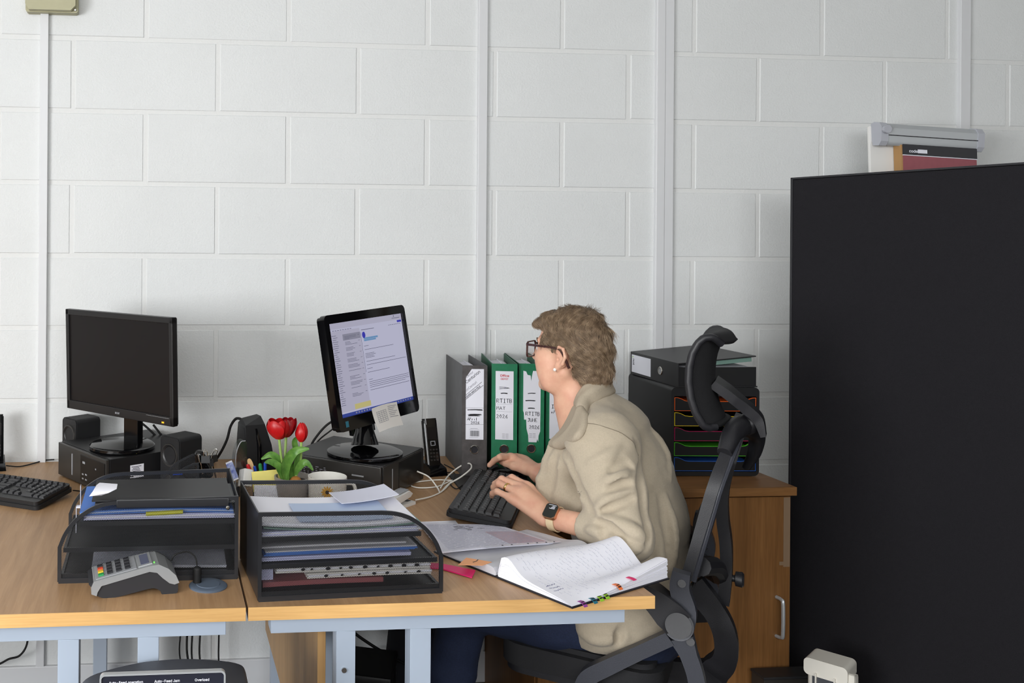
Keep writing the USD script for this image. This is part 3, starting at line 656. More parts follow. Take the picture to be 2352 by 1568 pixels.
# two small loudspeakers and one tall one
def speaker(loc, yaw, label):
    t = Thing('loudspeaker', label, 'speaker', (loc[0], loc[1], TOP), yaw)
    w, d, h = .078, .082, .150
    t.part('cabinet', xf(prism_xz(rrect(-w / 2, w / 2, 0.004, h, .012), 0, d), np.eye(4)), 'black_matt', smooth=30)
    t.part('front_baffle', prism_xz(rrect(-w / 2 + .002, w / 2 - .002, .006, h - .002, .011), -.003, .001), 'black_plastic')
    t.part('cone', xf(lathe([(.0, -.012), (.012, -.011), (.020, -.002), (.024, .002), (.028, .0025), (.030, 0)], 32), frame((1, 0, 0), (0, 0, 1), (0, -.003, .100))), 'pc_case', smooth=50)
    t.part('cone_ring', xf(lathe([(.027, 0), (.028, .003), (.031, .003), (.032, 0)], 32), frame((1, 0, 0), (0, 0, 1), (0, -.003, .100))), 'pc_front')
    t.part('knob', xf(lathe([(.012, 0), (.012, .004), (.010, .005), (.009, .003), (0, .003)], 24), frame((1, 0, 0), (0, 0, 1), (0, -.003, .035))), 'pc_front')
    t.part('socket', cat(*[xf(lathe([(.0025, 0), (.0025, .0012), (0, .0012)], 10), frame((1, 0, 0), (0, 0, 1), (x, -.003, .05))) for x in (-.022, .022)]), 'pc_front')
    t.part('foot', cat(box(-.03, -.015, .01, .07, 0, .005), box(.015, .03, .01, .07, 0, .005)), 'rubber')
    return t
p = on_z(166, 1068, TOP); speaker((p[0] - .004, -.095), -52, 'small black loudspeaker standing against the wall, left of the switched-off monitor')
p = on_z(374, 1122, TOP); speaker((p[0] + .02, p[1] - .028), -48, 'small black loudspeaker in front of the left computer, next to the letter tray')
p0 = on_z(588, 1100, TOP)
t = Thing('tall_speaker', 'tall tapered black plastic speaker behind the pen pot', 'speaker', (p0[0], p0[1] + .02, TOP), 18)
t.part('body', hull([(x * s + o, y * s2, z) for z, s, s2, o in ((.012, 1.0, 1.0, .006), (.10, .86, .9, -.003), (.158, .66, .7, -.012)) for x in (-.046, .046) for y in (-.035, .045)] + [(-.046, -.02, .150), (.016, .0, .178), (.016, .03, .178), (-.03, .03, .170)]), 'black_plastic', smooth=25)
t.part('base_band', box(-.052, .062, -.040, .050, 0, .022, .006), 'black_matt')
t.part('front_rib', hull([(-.006, -.037, .02), (.004, -.037, .02), (-.006, -.037, .10), (.003, -.036, .10), (-.014, -.024, .155), (-.008, -.024, .155), (-.002, -.040, .06)]), 'black_gloss')

# keyboards: a key is a part of its own
def keyboard(name, label, loc, yaw, tilt=4.0, roll=0.0):
    t = Thing(name, label, 'keyboard', loc, 0)
    t.M = rot(yaw, tilt, roll, loc); t.I = np.linalg.inv(t.M)
    UsdGeom.Xformable(t.prim).GetOrderedXformOps()[0].Set(Gf.Matrix4d(*t.M.T.ravel().tolist()))
    W_, D_ = .435, .150
    t.part('case', prism(rrect(-W_ / 2, W_ / 2, -D_ / 2, D_ / 2, .012), 0, .016), 'black_plastic')
    t.part('case_rim', prism(rrect(-W_ / 2 - .004, W_ / 2 + .004, -D_ / 2 - .004, D_ / 2 + .004, .014), -.004, .006), 'black_matt')
    x0 = -W_ / 2 + .010; P_ = .01905
    def row(y, items, h=.0155):
        x = x0
        for wd in items:
            if wd > 0:
                a, b, c = x + .0012, x + wd * P_ - .0012, .0026
                v = [(a, y - h / 2, .0155), (b, y - h / 2, .0155), (b, y + h / 2, .0155), (a, y + h / 2, .0155), (a + c, y - h / 2 + .002, .0215), (b - c, y - h / 2 + .002, .0215), (b - c, y + h / 2 - .0015, .0218), (a + c, y + h / 2 - .0015, .0218)]
                t.part('key', TM(v, [[4, 5, 6], [4, 6, 7], [0, 1, 5], [0, 5, 4], [1, 2, 6], [1, 6, 5], [2, 3, 7], [2, 7, 6], [3, 0, 4], [3, 4, 7]]), 'key_black', smooth=False)
            x += abs(wd) * P_
    g = -.22
    pr_ = []
    row(.058, [1, -.6, 1, 1, 1, 1, -.4, 1, 1, 1, 1, -.4, 1, 1, 1, 1, g, 1, 1, 1, g, 1, 1, 1, 1], .012)
    row(.034, [1] * 13 + [2, g, 1, 1, 1, g, 1, 1, 1, 1])
    row(.0155, [1.5] + [1] * 12 + [1.5, g, 1, 1, 1, g, 1, 1, 1, 1])
    row(-.003, [1.75] + [1] * 11 + [2.25, g, -3, g, 1, 1, 1, 1])
    row(-.0215, [2.25] + [1] * 10 + [2.75, g, -1, 1, -1, g, 1, 1, 1, 1])
    row(-.040, [1.25, 1.25, 1.25, 6.25, 1.25, 1.25, 1.25, 1.25, g, 1, 1, 1, g, 2, 1, 1])
    for r, y in enumerate((.034, .0155, -.003, -.0215)):
        for i in range(11):
            x = x0 + ((0, 1.5, 1.75, 2.25)[r] + i + .3) * P_; pr_.append(box(x, x + .003, y, y + .003, .0216, .0219))
        for i in range(3): x = x0 + (18.44 + i + .3) * P_; pr_.append(box(x, x + .003, y, y + .003, .0216, .0219))
    t.part('key_print', cat(pr_), 'key_print', kind='stuff')
    for x in (-.17, .15): t.part('flip_foot', box(x, x + .03, D_ / 2 - .03, D_ / 2 - .02, -.013, 0.002, .002), 'rubber')
    return t
kb = rot(-27.65, loc=(1.0534, -.7359, TOP)) @ A([0, .215, 0, 1])
keyboard('keyboard', 'black keyboard under the woman\'s left hand', (kb[0] - .006, kb[1], TOP + .0125), 62.35, 5.5)
kl = rot(-30.05, loc=(-.2281, -.4342, TOP)) @ A([0, .085, 0, 1])
keyboard('keyboard', 'black keyboard cut off by the left edge of the picture', (kl[0], kl[1], TOP + .0115), -30.05, 5.0)

# mouse mat and mouse under the right hand
t = Thing('mouse_mat', 'dark grey mouse mat beside the far end of the keyboard', 'mouse mat', (1.25, -.345, TOP), -6)
t.part('mat', prism(rrect(-.135, .10, -.085, .09, .01), 0.0002, .003), 'black_matt'); t.part('surface', prism(rrect(-.133, .098, -.083, .088, .01), .003, .0034), 'pc_front')
m0 = on_z(1166, 1082, TOP + .02)
t = Thing('computer_mouse', 'black computer mouse under the woman\'s right hand', 'mouse', (m0[0], m0[1], TOP + .0034), 60)
t.part('shell', from_man(m3.Manifold.sphere(1, 32).scale((.031, .056, .034)).trim_by_plane((0, 0, 1), .0)), 'black_gloss', smooth=60)
t.part('scroll_wheel', cyl((-.004, .034, .026), (.004, .034, .026), .009), 'rubber'); t.part('button_seam', box(-.0008, .0008, .02, .056, .008, .029), 'pc_dark')

# cordless phones in docks
def phone(loc, yaw, label, tilt=12):
    t = Thing('cordless_phone', label, 'phone', (loc[0], loc[1], TOP), yaw)
    t.part('dock', hull([(x, y, z) for x, y, z in [(-.03, -.03, 0), (.03, -.03, 0), (-.03, .04, 0), (.03, .04, 0), (-.027, -.026, .022), (.027, -.026, .022), (-.026, .03, .036), (.026, .03, .036)]]), 'black_gloss', smooth=30)
    M = rot(0, -tilt, 0, (0, .002, .016))
    hs = t.part('handset', xf(prism(rrect(-.023, .023, -.011, .011, .008), 0, .140), M), 'black_gloss')
    t.part('earpiece', xf(prism(rrect(-.021, .021, -.0125, .010, .007), .128, .146), M), 'black_gloss', under=hs)
    t.part('silver_edge', xf(box(-.0235, -.0195, -.0135, -.0085, .012, .132, .001), M), 'alu', under=hs)
    t.part('display', xf(box(-.016, .016, -.0118, -.0105, .085, .120), M), 'screen_off', under=hs)
    t.part('nav_key', xf(cat(box(-.008, .008, -.0124, -.0108, .066, .068), box(-.008, .008, -.0124, -.0108, .078, .080), box(-.008, -.006, -.0124, -.0108, .066, .08), box(.006, .008, -.0124, -.0108, .066, .08)), M), 'grey_plastic', under=hs)
    for r in range(4):
        for c in range(3): t.part('key', xf(box(-.013 + c * .010, -.006 + c * .010, -.0122, -.0106, .022 + r * .010, .027 + r * .010, .001), M), 'pc_front', under=hs)
    return t
d0 = on_z(1003, 1094, TOP); phone((d0[0], d0[1] + .03), 14, 'black cordless phone standing in its dock between lit monitor and grey file')
d1 = on_z(-14, 1083, TOP); phone((d1[0], d1[1] + .03), 10, 'cordless phone in a dock, mostly cut off by the left picture edge', 6)
# ------------------------------------------------------------------ letter trays of steel mesh
PROF = [(0, 0), (1, 0), (1, .42), (.967, .59), (.914, .745), (.846, .86), (.79, .92), (.73, .955), (.66, .97), (.5, .975), (0, 1.0)]
def tray(name, label, loc, yaw, flip, L, D_, H, lid=False):
    """u runs from the closed back to the open end; flip turns the open end to -x."""
    t = Thing(name, label, 'letter tray', (loc[0], loc[1], TOP), yaw)
    sg = -1 if flip else 1
    curve = [PROF[1]] + [tuple(p) for p in spline(PROF[2:9], 5)] + PROF[9:]
    out = Polygon([(sg * u * L, z * H + .003) for u, z in [(0, 0)] + curve])
    inner = out.buffer(-.0075, join_style=2)
    rim = out.difference(inner)
    up = lambda m, y: TM(np.c_[m.vertices[:, 0], np.full(len(m.vertices), y) + m.vertices[:, 2], m.vertices[:, 1]], m.faces[:, ::-1])
    for y in (0.0, D_):
        r = t.part('side_rim', prism_xz(rim, y - .0025, y + .0025), 'mesh_frame')
        t.part('side_mesh', up(mesh_panel(inner.buffer(.002)), y - .0005), 'mesh_steel', smooth=False, kind='stuff')
    t.part('back_panel', box(0, sg * .003, 0.002, D_ - .002, .003, H + .002, .0008), 'mesh_frame')
    for i, z in enumerate((.012, .064, .116)):
        ue = (.985, .97, .88)[i] * L
        poly = Polygon([(sg * .004, .003), (sg * ue, .003), (sg * ue, D_ - .003), (sg * .004, D_ - .003)])
        t.part('shelf_mesh', mv(mesh_panel(poly, .0050, .0016), 0, 0, z), 'mesh_steel', smooth=False, kind='stuff')
        t.part('shelf_rim', cat(box(sg * .004, sg * ue, .001, .006, z - .003, z + .006), box(sg * .004, sg * ue, D_ - .006, D_ - .001, z - .003, z + .006), box(sg * (ue - .006), sg * ue, .003, D_ - .003, z - .002, z + .005)), 'mesh_frame')
    for y0_, y1_ in ((-.003, .006), (D_ - .006, D_ + .003)): t.part('base_rail', box(sg * .002, sg * (L - .002), y0_, y1_, 0, .010), 'mesh_frame')
    if lid:
        t.part('top_plate', cat(box(sg * .004, sg * L * .80, .004, .150, H * .925, H * .940, .001), box(sg * .02, sg * L * .68, -.004, .012, H * .90, H * 1.0, .002)), 'mesh_frame')
        t.part('screw', xf(lathe([(.0042, 0), (.0042, .002), (.002, .004), (0, .004)], 14), frame((1, 0, 0), (0, 0, 1), (sg * .022, -.0025, H * .88))), 'chrome')
    return t
TLM = rot(-.1, loc=(.0695 + .3664, -1.0486, TOP)); TRM = rot(3.1, loc=(.4608, -1.1737, TOP))
LD, RD = .232, .238
tray('letter_tray', 'black mesh letter tray on the left desk, lidded, behind the card terminal', (.0695 + .3645, -1.0486), -.1, True, .3640, LD, .1661, True)
tray('letter_tray', 'black mesh letter tray full of papers on the right desk', (.4608, -1.1737), 3.1, False, .3702, RD, .168)

def sheet(M, L, D_, th, fn=None, nu=14, nv=5, taper=0):
    """A sheaf or folder: L x D_ slab of thickness th whose top follows fn(u, v)."""
    fn = fn or (lambda u, v: 0.0)
    p = A([[[u * L, v * D_, th + fn(u, v)] for v in np.linspace(0, 1, nv)] for u in np.linspace(0, 1, nu)])
    return xf(slab(p, th), M)
def papers(name, label, cat_, M, L, D_, th, mat, fn=None, sheets=1, jig=.004, group=None):
    """A pile whose layers are parts: each a slab a little shifted against the next."""
    t = Thing(name, label, cat_, tuple((M @ A([L / 2, D_ / 2, 0, 1]))[:3]), 0, group)
    q = random.Random(len(label)); h = th / sheets
    mats = mat if isinstance(mat, (list, tuple)) else [mat]
    for i in range(sheets):
        Mi = M @ rot(q.uniform(-.6, .6), loc=(q.uniform(-jig, jig) if i else 0, q.uniform(0, jig) if i else 0, i * h))
        t.part('sheet' if sheets > 1 else 'body', sheet(Mi, L, D_, h * .92, fn), mats[i % len(mats)], world=True)
    return t
at = lambda M, x, y, z, yaw=0.0: M @ rot(yaw, loc=(x, y, z))
wav = lambda a, k=3.0, ph=0.0: (lambda u, v: a * (math.sin(k * u + ph) + 1) * .5 * (1 - .4 * v))
# right tray, from the bottom shelf up
papers('folder', 'dusky red folder on the bottom shelf of the right letter tray', 'folder', at(TRM, .012, .010, .0215), .24, .21, .010, 'folder_red', wav(.003))
def punched(name, label, M, L, D_, th, wave, n, seed):
    t = papers(name, label, 'document', M, L, D_, th, ['paper_cream', 'paper'], wave, 3, .003)
    q = random.Random(seed); hl = []
    for i in range(n):
        u = .16 + .74 * i / (n - 1) + q.uniform(-.015, .015); w = q.choice([.005, .0035, .006])
        hl.append(xf(lathe([(0, .0004), (w * .55, .0004), (w * .55, 0)], 10), M @ frame((1, 0, 0), (0, 0, 1), (u * L, -.0012, th * .55 + wave(u, 0) * .6)) @ np.diag([1.5, 1, 1, 1])))
    t.part('punch_hole', cat(*hl), 'ink', world=True, label='row of dark binding holes')
    return t
punched('comb_bound_document', 'lower hole-punched document on the bottom shelf of the right letter tray', at(TRM, .10, .012, .034), .25, .20, .009, wav(.002), 7, 1)
punched('comb_bound_document', 'upper hole-punched document on the bottom shelf of the right letter tray', at(TRM, .038, .016, .046, -.5), .31, .19, .011, wav(.001), 10, 2)
papers('folder', 'navy folder at the back of the bottom shelf of the right letter tray', 'folder', at(TRM, .075, .06, .0585), .285, .165, .0035, 'folder_navy')
papers('plastic_wallet', 'lilac plastic wallet at the left end of the bottom shelf of the right tray', 'plastic wallet', at(TRM, .006, .02, .0335), .028, .19, .024, 'wallet_lilac')
papers('plastic_wallet', 'lilac wallet at the bottom of the middle shelf, right tray', 'plastic wallet', at(TRM, .008, .010, .072), .30, .21, .006, 'wallet_lilac', wav(.0015), 2)
papers('folder', 'thick bright blue folder on the middle shelf of the right tray', 'folder', at(TRM, .014, .012, .0815, .6), .305, .205, .009, ['folder_blue', 'folder_blue', 'paper_grey'], wav(.001), 3)
papers('plastic_wallet', 'grey see-through wallet lying on the blue folder in the right tray', 'plastic wallet', at(TRM, .010, .022, .0925, .4), .292, .190, .004, 'paper_grey', wav(.002))
papers('document_pile', 'pile of lilac-white sheets at the bottom of the top shelf, right tray', 'papers', at(TRM, .008, .008, .119), .315, .20, .009, ['paper', 'wallet_lilac', 'paper', 'wallet_lilac'], wav(.002), 4)
papers('plastic_wallet', 'wallet with a dark green rim in the top shelf of the right tray', 'plastic wallet', at(TRM, .012, .008, .129), .315, .19, .0025, 'wallet_green', lambda u, v: .008 * (2 * u - 1) ** 2)
papers('document_pile', 'white sheets with a pale blue print on top of the right tray', 'papers', at(TRM, .006, .012, .1325), .315, .175, .006, ['paper_grey', 'paper', 'paper'], lambda u, v: .011 * (1.6 * u - .9) ** 2 + .004 * v, 3)
pp = at(TRM, .006, .012, .1392)
single('printed_sheet', cat(sheet(pp @ rot(.5, loc=(.08, .01, .0012)), .19, .11, .0008, lambda u, v: .011 * (1.6 * (.26 + u * .6) - .9) ** 2 + .004 * v + .001)), 'sheet_print_blue', 'pale blue printed sheet lying on the white papers of the right tray', 'paper')
papers('plastic_sheet', 'curled clear white plastic sleeve edge at the top right of the right tray', 'plastic wallet', at(TRM, .19, .10, .153, 5), .125, .085, .0012, 'wallet_sheen', lambda u, v: .012 * u * u)
# left tray
Ml = at(TLM, -.345, .010, 0)
papers('plastic_wallet', 'lilac-white wallet at the bottom of the upper pile in the left tray', 'plastic wallet', at(Ml, .03, -.004, .1225), .305, .20, .0085, ['wallet_lilac', 'paper'], wav(.002, 2.5), 3)
papers('folder', 'blue folder in the upper shelf of the left tray', 'folder', at(Ml, .022, -.002, .1320), .312, .195, .0085, ['folder_blue', 'sheet_print_blue', 'folder_blue'], lambda u, v: .004 * math.sin(3 * u) , 3)
single('highlighter_pen', xf(tube([(0, 0, 0), (.075, 0, .003)], .0042, 10), at(Ml, .155, -.005, .1345)), 'highlighter', 'yellow-green pen lying in the blue folder of the left tray', 'pen')
papers('plastic_wallet', 'grey clear wallet on the bottom shelf of the left tray', 'plastic wallet', at(Ml, .045, .004, .019), .275, .205, .006, ['paper_grey', 'wallet_sheen'], lambda u, v: .034 * v * v + .002 * math.sin(4 * u), 2)
papers('black_folder', 'black plastic folder lying on top of the left tray', 'folder', at(TLM, -.300, .018, .1570), .285, .150, .004, 'file_black', lambda u, v: .003 * v * v)
rc = [on_z(x, y, TOP + .178) for x, y in ((206, 1139), (232, 1136), (266, 1126), (270, 1110), (247, 1106), (226, 1110), (218, 1124))]
c_ = sum(rc) / 7
t = Thing('receipt', 'curled white paper slip on top of the left letter tray', 'receipt', tuple(c_))
rp = A([[on_z(x, y, TOP + .174 + .012 * k) for x, y in row] for k, row in ((0, [(205, 1139), (233, 1137)]), (.6, [(213, 1128), (250, 1131)]), (1.0, [(222, 1113), (268, 1122)]), (.9, [(229, 1108), (270, 1111)]))])
t.part('slip', slab(rp, .0006), 'paper', world=True)
single('clear_sleeve', xf(cat(box(0, .001, 0, .012, 0, .045), box(-.008, .001, 0, .012, 0, .003), box(-.0085, -.0075, 0, .01, -.05, .003)), at(TLM, -.322, .0, .150)), 'wallet_sheen', 'clear bluish plastic sleeve corner sticking up at the left tray\'s open end', 'plastic sleeve')

# ------------------------------------------------------------------ card terminal, grommet with plug
ta, tb = on_z(212, 1370, TOP), on_z(408, 1357, TOP)
TX = (tb - ta) / np.linalg.norm(tb - ta); tyaw = math.degrees(math.atan2(TX[1], TX[0]))
t = Thing('card_terminal', 'grey and black card payment terminal in front of the left letter tray', 'card reader', (ta[0], ta[1] - .014, TOP), tyaw)
Lt = np.linalg.norm(tb - ta)
side = [(.004, .012), (.0, .030), (.004, .045), (.125, .078), (.140, .080), (.160, .068), (.176, .050), (.183, .030), (.183, .004), (.172, .0), (.150, .0), (.145, .010), (.13, .018), (.10, .012), (.05, .0), (.025, .0)]
sc_ = Lt / .183; side = [(a * sc_, b * sc_ * .80) for a, b in side]
lower = Polygon(spline(side + side[:1], 3)[:-1]).buffer(0)
t.part('body', prism_xz(lower, .002, .080), 'terminal_black')
gp = Polygon([(a * sc_, b * sc_ * .80) for a, b in [(-.001, .014), (-.001, .032), (.004, .047), (.125, .080), (.142, .082), (.163, .069), (.179, .050), (.186, .030), (.176, .026), (.165, .030), (.150, .045), (.138, .060), (.122, .064), (.020, .034), (.012, .018), (.010, .008)]]).buffer(.003).buffer(-.003)
t.part('grey_shell', prism_xz(gp, -.001, .083), 'silver_plastic', label='silver grey upper shell')
tp = (A([.125, .080]) - A([.004, .047])) * A([sc_, sc_ * .80]); tl = np.linalg.norm(tp); TN = rot(0, 0, -math.degrees(math.atan2(tp[1], tp[0])), (.004 * sc_, 0, .047 * sc_ * .80))
t.part('keypad_plate', xf(box(.004, .085, .006, .076, -.002, .0012, .001), TN), 'grey_plastic')
for r in range(4):
    for c in range(4):
        x, y = .006 + (3 - r) * .016 if False else .010 + c * .0175, .014 + r * .0165
        m = 'terminal_black'
        if c == 0: m = ('key_green', 'key_yellow', 'key_red', 'terminal_black')[r] if r < 3 else 'terminal_black'
        t.part('key', xf(box(x, x + .011, y, y + .011, .001, .0042, .001), TN), m)
t.part('display_frame', xf(box(.088, tl + .004, .008, .075, -.001, .0018, .001), TN), 'silver_plastic'); t.part('display', xf(box(.094, tl - .002, .014, .069, .001, .0022), TN), 'lcd')
t.part('led', xf(box(tl + .006, tl + .009, .012, .016, -.001, .001), TN), 'led_green')
dz = on_z(478, 1346, TOP)
t = Thing('cable_grommet', 'blue-grey round cable grommet in the left desk', 'grommet', (dz[0], dz[1], TOP))
t.part('disc', lathe([(0, 0), (.038, 0), (.0385, .002), (.035, .0045), (.024, .0048), (.023, .0058), (0, .0058)], 36), 'grommet')
pz = on_z(453, 1336, TOP + .006)
t = Thing('plug_cable', 'black plug standing on the grommet with a cable to the terminal', 'cable', (pz[0], pz[1], TOP + .0058))
t.part('plug', lathe([(0, 0), (.0085, 0), (.0085, .026), (.007, .029), (.004, .031), (0, .031)], 18), 'rubber')
e0 = on_z(398, 1284, TOP + .045) 
t.part('cord', tube([(pz[0], pz[1], TOP + .034), (pz[0] - .004, pz[1] + .01, TOP + .052), (pz[0] - .02, pz[1] + .012, TOP + .063), (pz[0] - .045, pz[1] + .004, TOP + .060), (tb[0] - .012, tb[1] + .035, TOP + .048)], .0016, 6, 6), 'rubber', world=True)

# ------------------------------------------------------------------ lever arch files
def lever_file(name, label, p, yaw, h, w, d, spine, sidem, lab=None, full=True):
    t = Thing(name, label, 'ring binder', (p[0], p[1], TOP), yaw)
    t.part('spine', box(-w / 2, w / 2, 0, .003, 0, h, .001), spine)
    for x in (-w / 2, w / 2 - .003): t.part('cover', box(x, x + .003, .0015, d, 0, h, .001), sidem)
    pg = t.part('paper_block', hull([(x, y, z) for x in (-w / 2 + .005, w / 2 - .006) for y in (.016, d - .03) for z in (.008, h - .022)] + [(0, .06, h - .014), (.01, d - .08, h - .012)]), 'paper_grey')
    for i in range(5): t.part('divider', box(-w / 2 + .008 + i * .011, -w / 2 + .0092 + i * .011, .02 + i * .006, d - .035 - i * .01, h - .04, h - .010 - (i % 3) * .004), 'paper', under=pg)
    ring = t.part('finger_ring', xf(lathe([(.0098, .0), (.0098, .0022), (.0122, .0024), (.0134, .0012), (.0134, 0)], 32), frame((1, 0, 0), (0, 0, 1), (0, -.0002, .080))), 'chrome')
    t.part('ring_hole', xf(lathe([(.0102, 0), (.0102, .0006), (0, .0006)], 28), frame((1, 0, 0), (0, 0, 1), (0, -.0001, .080))), 'ink', under=ring)
    return t
FR = lambda x, z: frame((1, 0, 0), (0, 0, 1), (x, -.0010, z))
YF = -.272
def fx(a, b, y=1.0): return (on_y(a, 900, YF)[0] + on_y(b, 900, YF)[0]) / 2, on_y(b, 900, YF)[0] - on_y(a, 900, YF)[0]
hz_ = on_y(1090, 839, YF)[2] - TOP
xg, wg = fx(1062.5, 1118.5)
t = lever_file('lever_arch_file', 'grey marbled lever arch file with a diagonal-striped label, leftmost of the row', (xg, YF), -7.0, hz_, wg, .262, 'file_grey', 'file_grey_side')
h = hz_
lw = .052
lb = t.part('label', prism_xz(Polygon([(-lw / 2, h * .335), (lw / 2, h * .335), (lw / 2, h * .968), (-lw * .18, h * .968), (-lw / 2, h * .89)]), -.0010, .0002), 'label_white', label='white label with diagonal lettering')
D45 = lambda x, z: FR(x, z) @ rot(0) @ trimesh.transformations.rotation_matrix(math.radians(40), [0, 0, 1])
t.part('print', cat(text('Centurion', .0085, D45(-.0245, h * .835), False), text('LEVER ARCH FILE', .0046, D45(-.0250, h * .705), True)), 'ink', under=lb)
t.part('print', cat(text('Centur', .0062, D45(-.0245, h * .885)), text('onCenturi', .0066, D45(-.0250, h * .765))), 'ink_grey', under=lb)
t.part('rule', cat(box(-lw / 2, lw / 2, -.0014, -.0008, h * .618, h * .6195), box(-lw / 2, lw / 2, -.0014, -.0008, h * .47, h * .4713), xf(box(0, .066, -.0004, .0004, 0, .0006), D45(-.026, h * .695)), xf(box(0, .060, -.0004, .0004, 0, .0006), D45(-.026, h * .735))), 'ink', under=lb)
t.part('handwriting', cat(scribble(.046, .0006, FR(-.022, h * .600), 5, .0022, 1), scribble(.046, .006, FR(-.024, h * .545), 9, .0017, 2), handwriting('APril', .0085, FR(-.021, h * .508), .0012, 3, .72), handwriting('2026', .0082, FR(-.011, h * .474), .0012, 4, .8)), 'ink', under=lb)
t.part('barcode', cat(*[box(-.013 + i * .0019, -.013 + i * .0019 + (.0006, .0011, .0008, .0013)[i % 4], -.0014, -.0008, h * .365, h * .415) for i in range(14)]), 'ink', under=lb)
t.part('fine_print', cat(box(-.012, .009, -.0014, -.0008, h * .435, h * .437), box(-.016, .012, -.0014, -.0008, h * .425, h * .4265), box(-.015, .011, -.0014, -.0008, h * .353, h * .3545)), 'ink_grey', under=lb)
for i, (a, b, lab) in enumerate(((1131, 1187.5, 'green lever arch file marked MAY 2026, next to the grey one'), (1193.5, 1249.5, 'green lever arch file with a torn label marked JUNE 2026'), (1255.5, 1311, 'rightmost green lever arch file, half hidden by the woman'))):
    x, w = fx(a, b)
    h = hz_ + .004
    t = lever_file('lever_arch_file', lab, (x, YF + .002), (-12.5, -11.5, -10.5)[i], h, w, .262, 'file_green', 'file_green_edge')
    lw = .0515
    if i == 1:
        pl = [(-.024, .936), (-.016, .93), (-.012, .90), (-.003, .895), (-.001, .845), (.001, .895), (.004, .936), (.026, .936), (.0255, .40), (.021, .36), (.020, .305), (.017, .33), (.015, .30), (-.008, .30), (-.009, .36), (-.014, .42), (-.015, .50), (-.021, .50), (-.022, .56), (-.024, .58)]
        lb = t.part('label', prism_xz(Polygon([(q[0], q[1] * h) for q in pl]).buffer(0), -.0010, .0002), 'label_white', label='torn white spine label')
    else: lb = t.part('label', box(-lw / 2, lw / 2, -.0010, .0002, h * .325, h * .935), 'label_white', label='white spine label')
    if i == 0:
        t.part('print', cat(text('Office', .0066, FR(.0, h * .885), True, center=True), text('DEPOT', .0048, FR(.0, h * .858), True, center=True)), 'print_red', under=lb)
        t.part('handwriting', cat(scribble(.034, .0055, FR(-.018, h * .775), 3, .0012, 5), scribble(.022, .0012, FR(-.012, h * .735), 5, .0016, 6), handwriting('RTITB', .0112, FR(-.0225, h * .655), .0013, 7, .83), handwriting('MAY', .0098, FR(-.0225, h * .592), .0013, 8, .95), handwriting('2026', .0100, FR(-.0225, h * .518), .0013, 9, .86)), 'ink', under=lb)
        t.part('rule', cat(box(-.022, .022, -.0014, -.0008, h * .64, h * .6412), box(-.022, .022, -.0014, -.0008, h * .575, h * .5762)), 'ink_grey', under=lb)
    if i == 1: t.part('handwriting', cat(scribble(.026, .0008, FR(-.014, h * .735), 4, .0013, 15), scribble(.032, .0012, FR(-.018, h * .668), 7, .0018, 16), scribble(.022, .0014, FR(-.012, h * .600), 5, .0018, 17), handwriting('RTITB', .0105, FR(-.0165, h * .538), .0013, 18, .8), handwriting('JUNE', .0092, FR(-.011, h * .484), .0013, 19, .78), handwriting('2026', .0098, FR(-.006, h * .420), .0013, 20, .78)), 'ink', under=lb)
    if i == 2: t.part('handwriting', cat(handwriting('I', .010, FR(-.020, h * .60), .0013, 21), handwriting('o/i', .0085, FR(-.0205, h * .555), .0013, 22, .75)), 'ink', under=lb)
    t.part('fine_print', cat(*[box(-.006 + (i_ % 2) * .010, -.006 + (i_ % 2) * .010 + .008, -.0014, -.0008, h * (.34 + .012 * (i_ // 2)), h * (.3425 + .012 * (i_ // 2))) for i_ in range(8)]), 'ink_grey', under=lb)

# ------------------------------------------------------------------ drawer unit with a lever arch file on top
t = Thing('drawer_unit', 'black desktop drawer unit with five neon-edged drawers on the cupboard', 'drawer unit', (1.914, -.3135, TOP), -4.2)
w, d, h = .263, .300, .2635
t.part('housing', cat(prism_xz(rrect(-w / 2, w / 2, .002, h, .014).difference(rrect(-w / 2 + .008, w / 2 - .008, .014, h - .026, .004)), .0, d), box(-w / 2 + .006, w / 2 - .006, d - .01, d - .004, .01, h - .01)), 'black_plastic', smooth=30)
t.part('foot', cat(box(-w / 2 + .02, -w / 2 + .05, .02, d - .02, 0, .004), box(w / 2 - .05, w / 2 - .02, .02, d - .02, 0, .004)), 'rubber')
dh = (h - .042) / 5
for i, m in enumerate(('blue_trim', 'green_trim', 'pink_trim', 'yellow_trim', 'orange_trim')):
    z0 = .016 + i * dh; a, b = -w / 2 + .0095, w / 2 - .0095; zh = z0 + dh - .004; zl = zh - .011
    top = [(a, zh), (a + .010, zh), (a + .020, zh - .003), (a + .032, zl + .002), (a + .045, zl), (b - .045, zl), (b - .032, zl + .002), (b - .020, zh - .003), (b - .010, zh), (b, zh)]
    pl = Polygon([(b, z0), (a, z0)] + top)
    dr = t.part('drawer', cat(prism_xz(pl.buffer(-.0008), .001, .004), box(a + .002, b - .002, .004, d - .02, z0, z0 + .002)), 'pc_case')
    t.part('drawer_trim', prism_xz(pl.difference(pl.buffer(-.0016)), .0, .0042), m, under=dr, label=m.split('_')[0] + ' drawer outline')
    t.part('drawer_inside', box(a + .012, b - .012, .02, d - .03, z0 + .003, z0 + (.026 if i in (0, 1, 4) else .010)), (m if i in (0, 1, 4) else 'pc_dark'), under=dr)
t = Thing('lever_arch_file', 'black lever arch file lying flat on top of the drawer unit', 'ring binder', (1.8049 - .004, -.165, TOP + h), -1.0)
w_, d_, h_ = .246, .292, .072
t.part('spine', box(0, .003, -d_ / 2, d_ / 2, 0, h_, .001), 'file_black')
t.part('cover', box(.001, w_, -d_ / 2, d_ / 2, 0, .0035, .001), 'file_black')
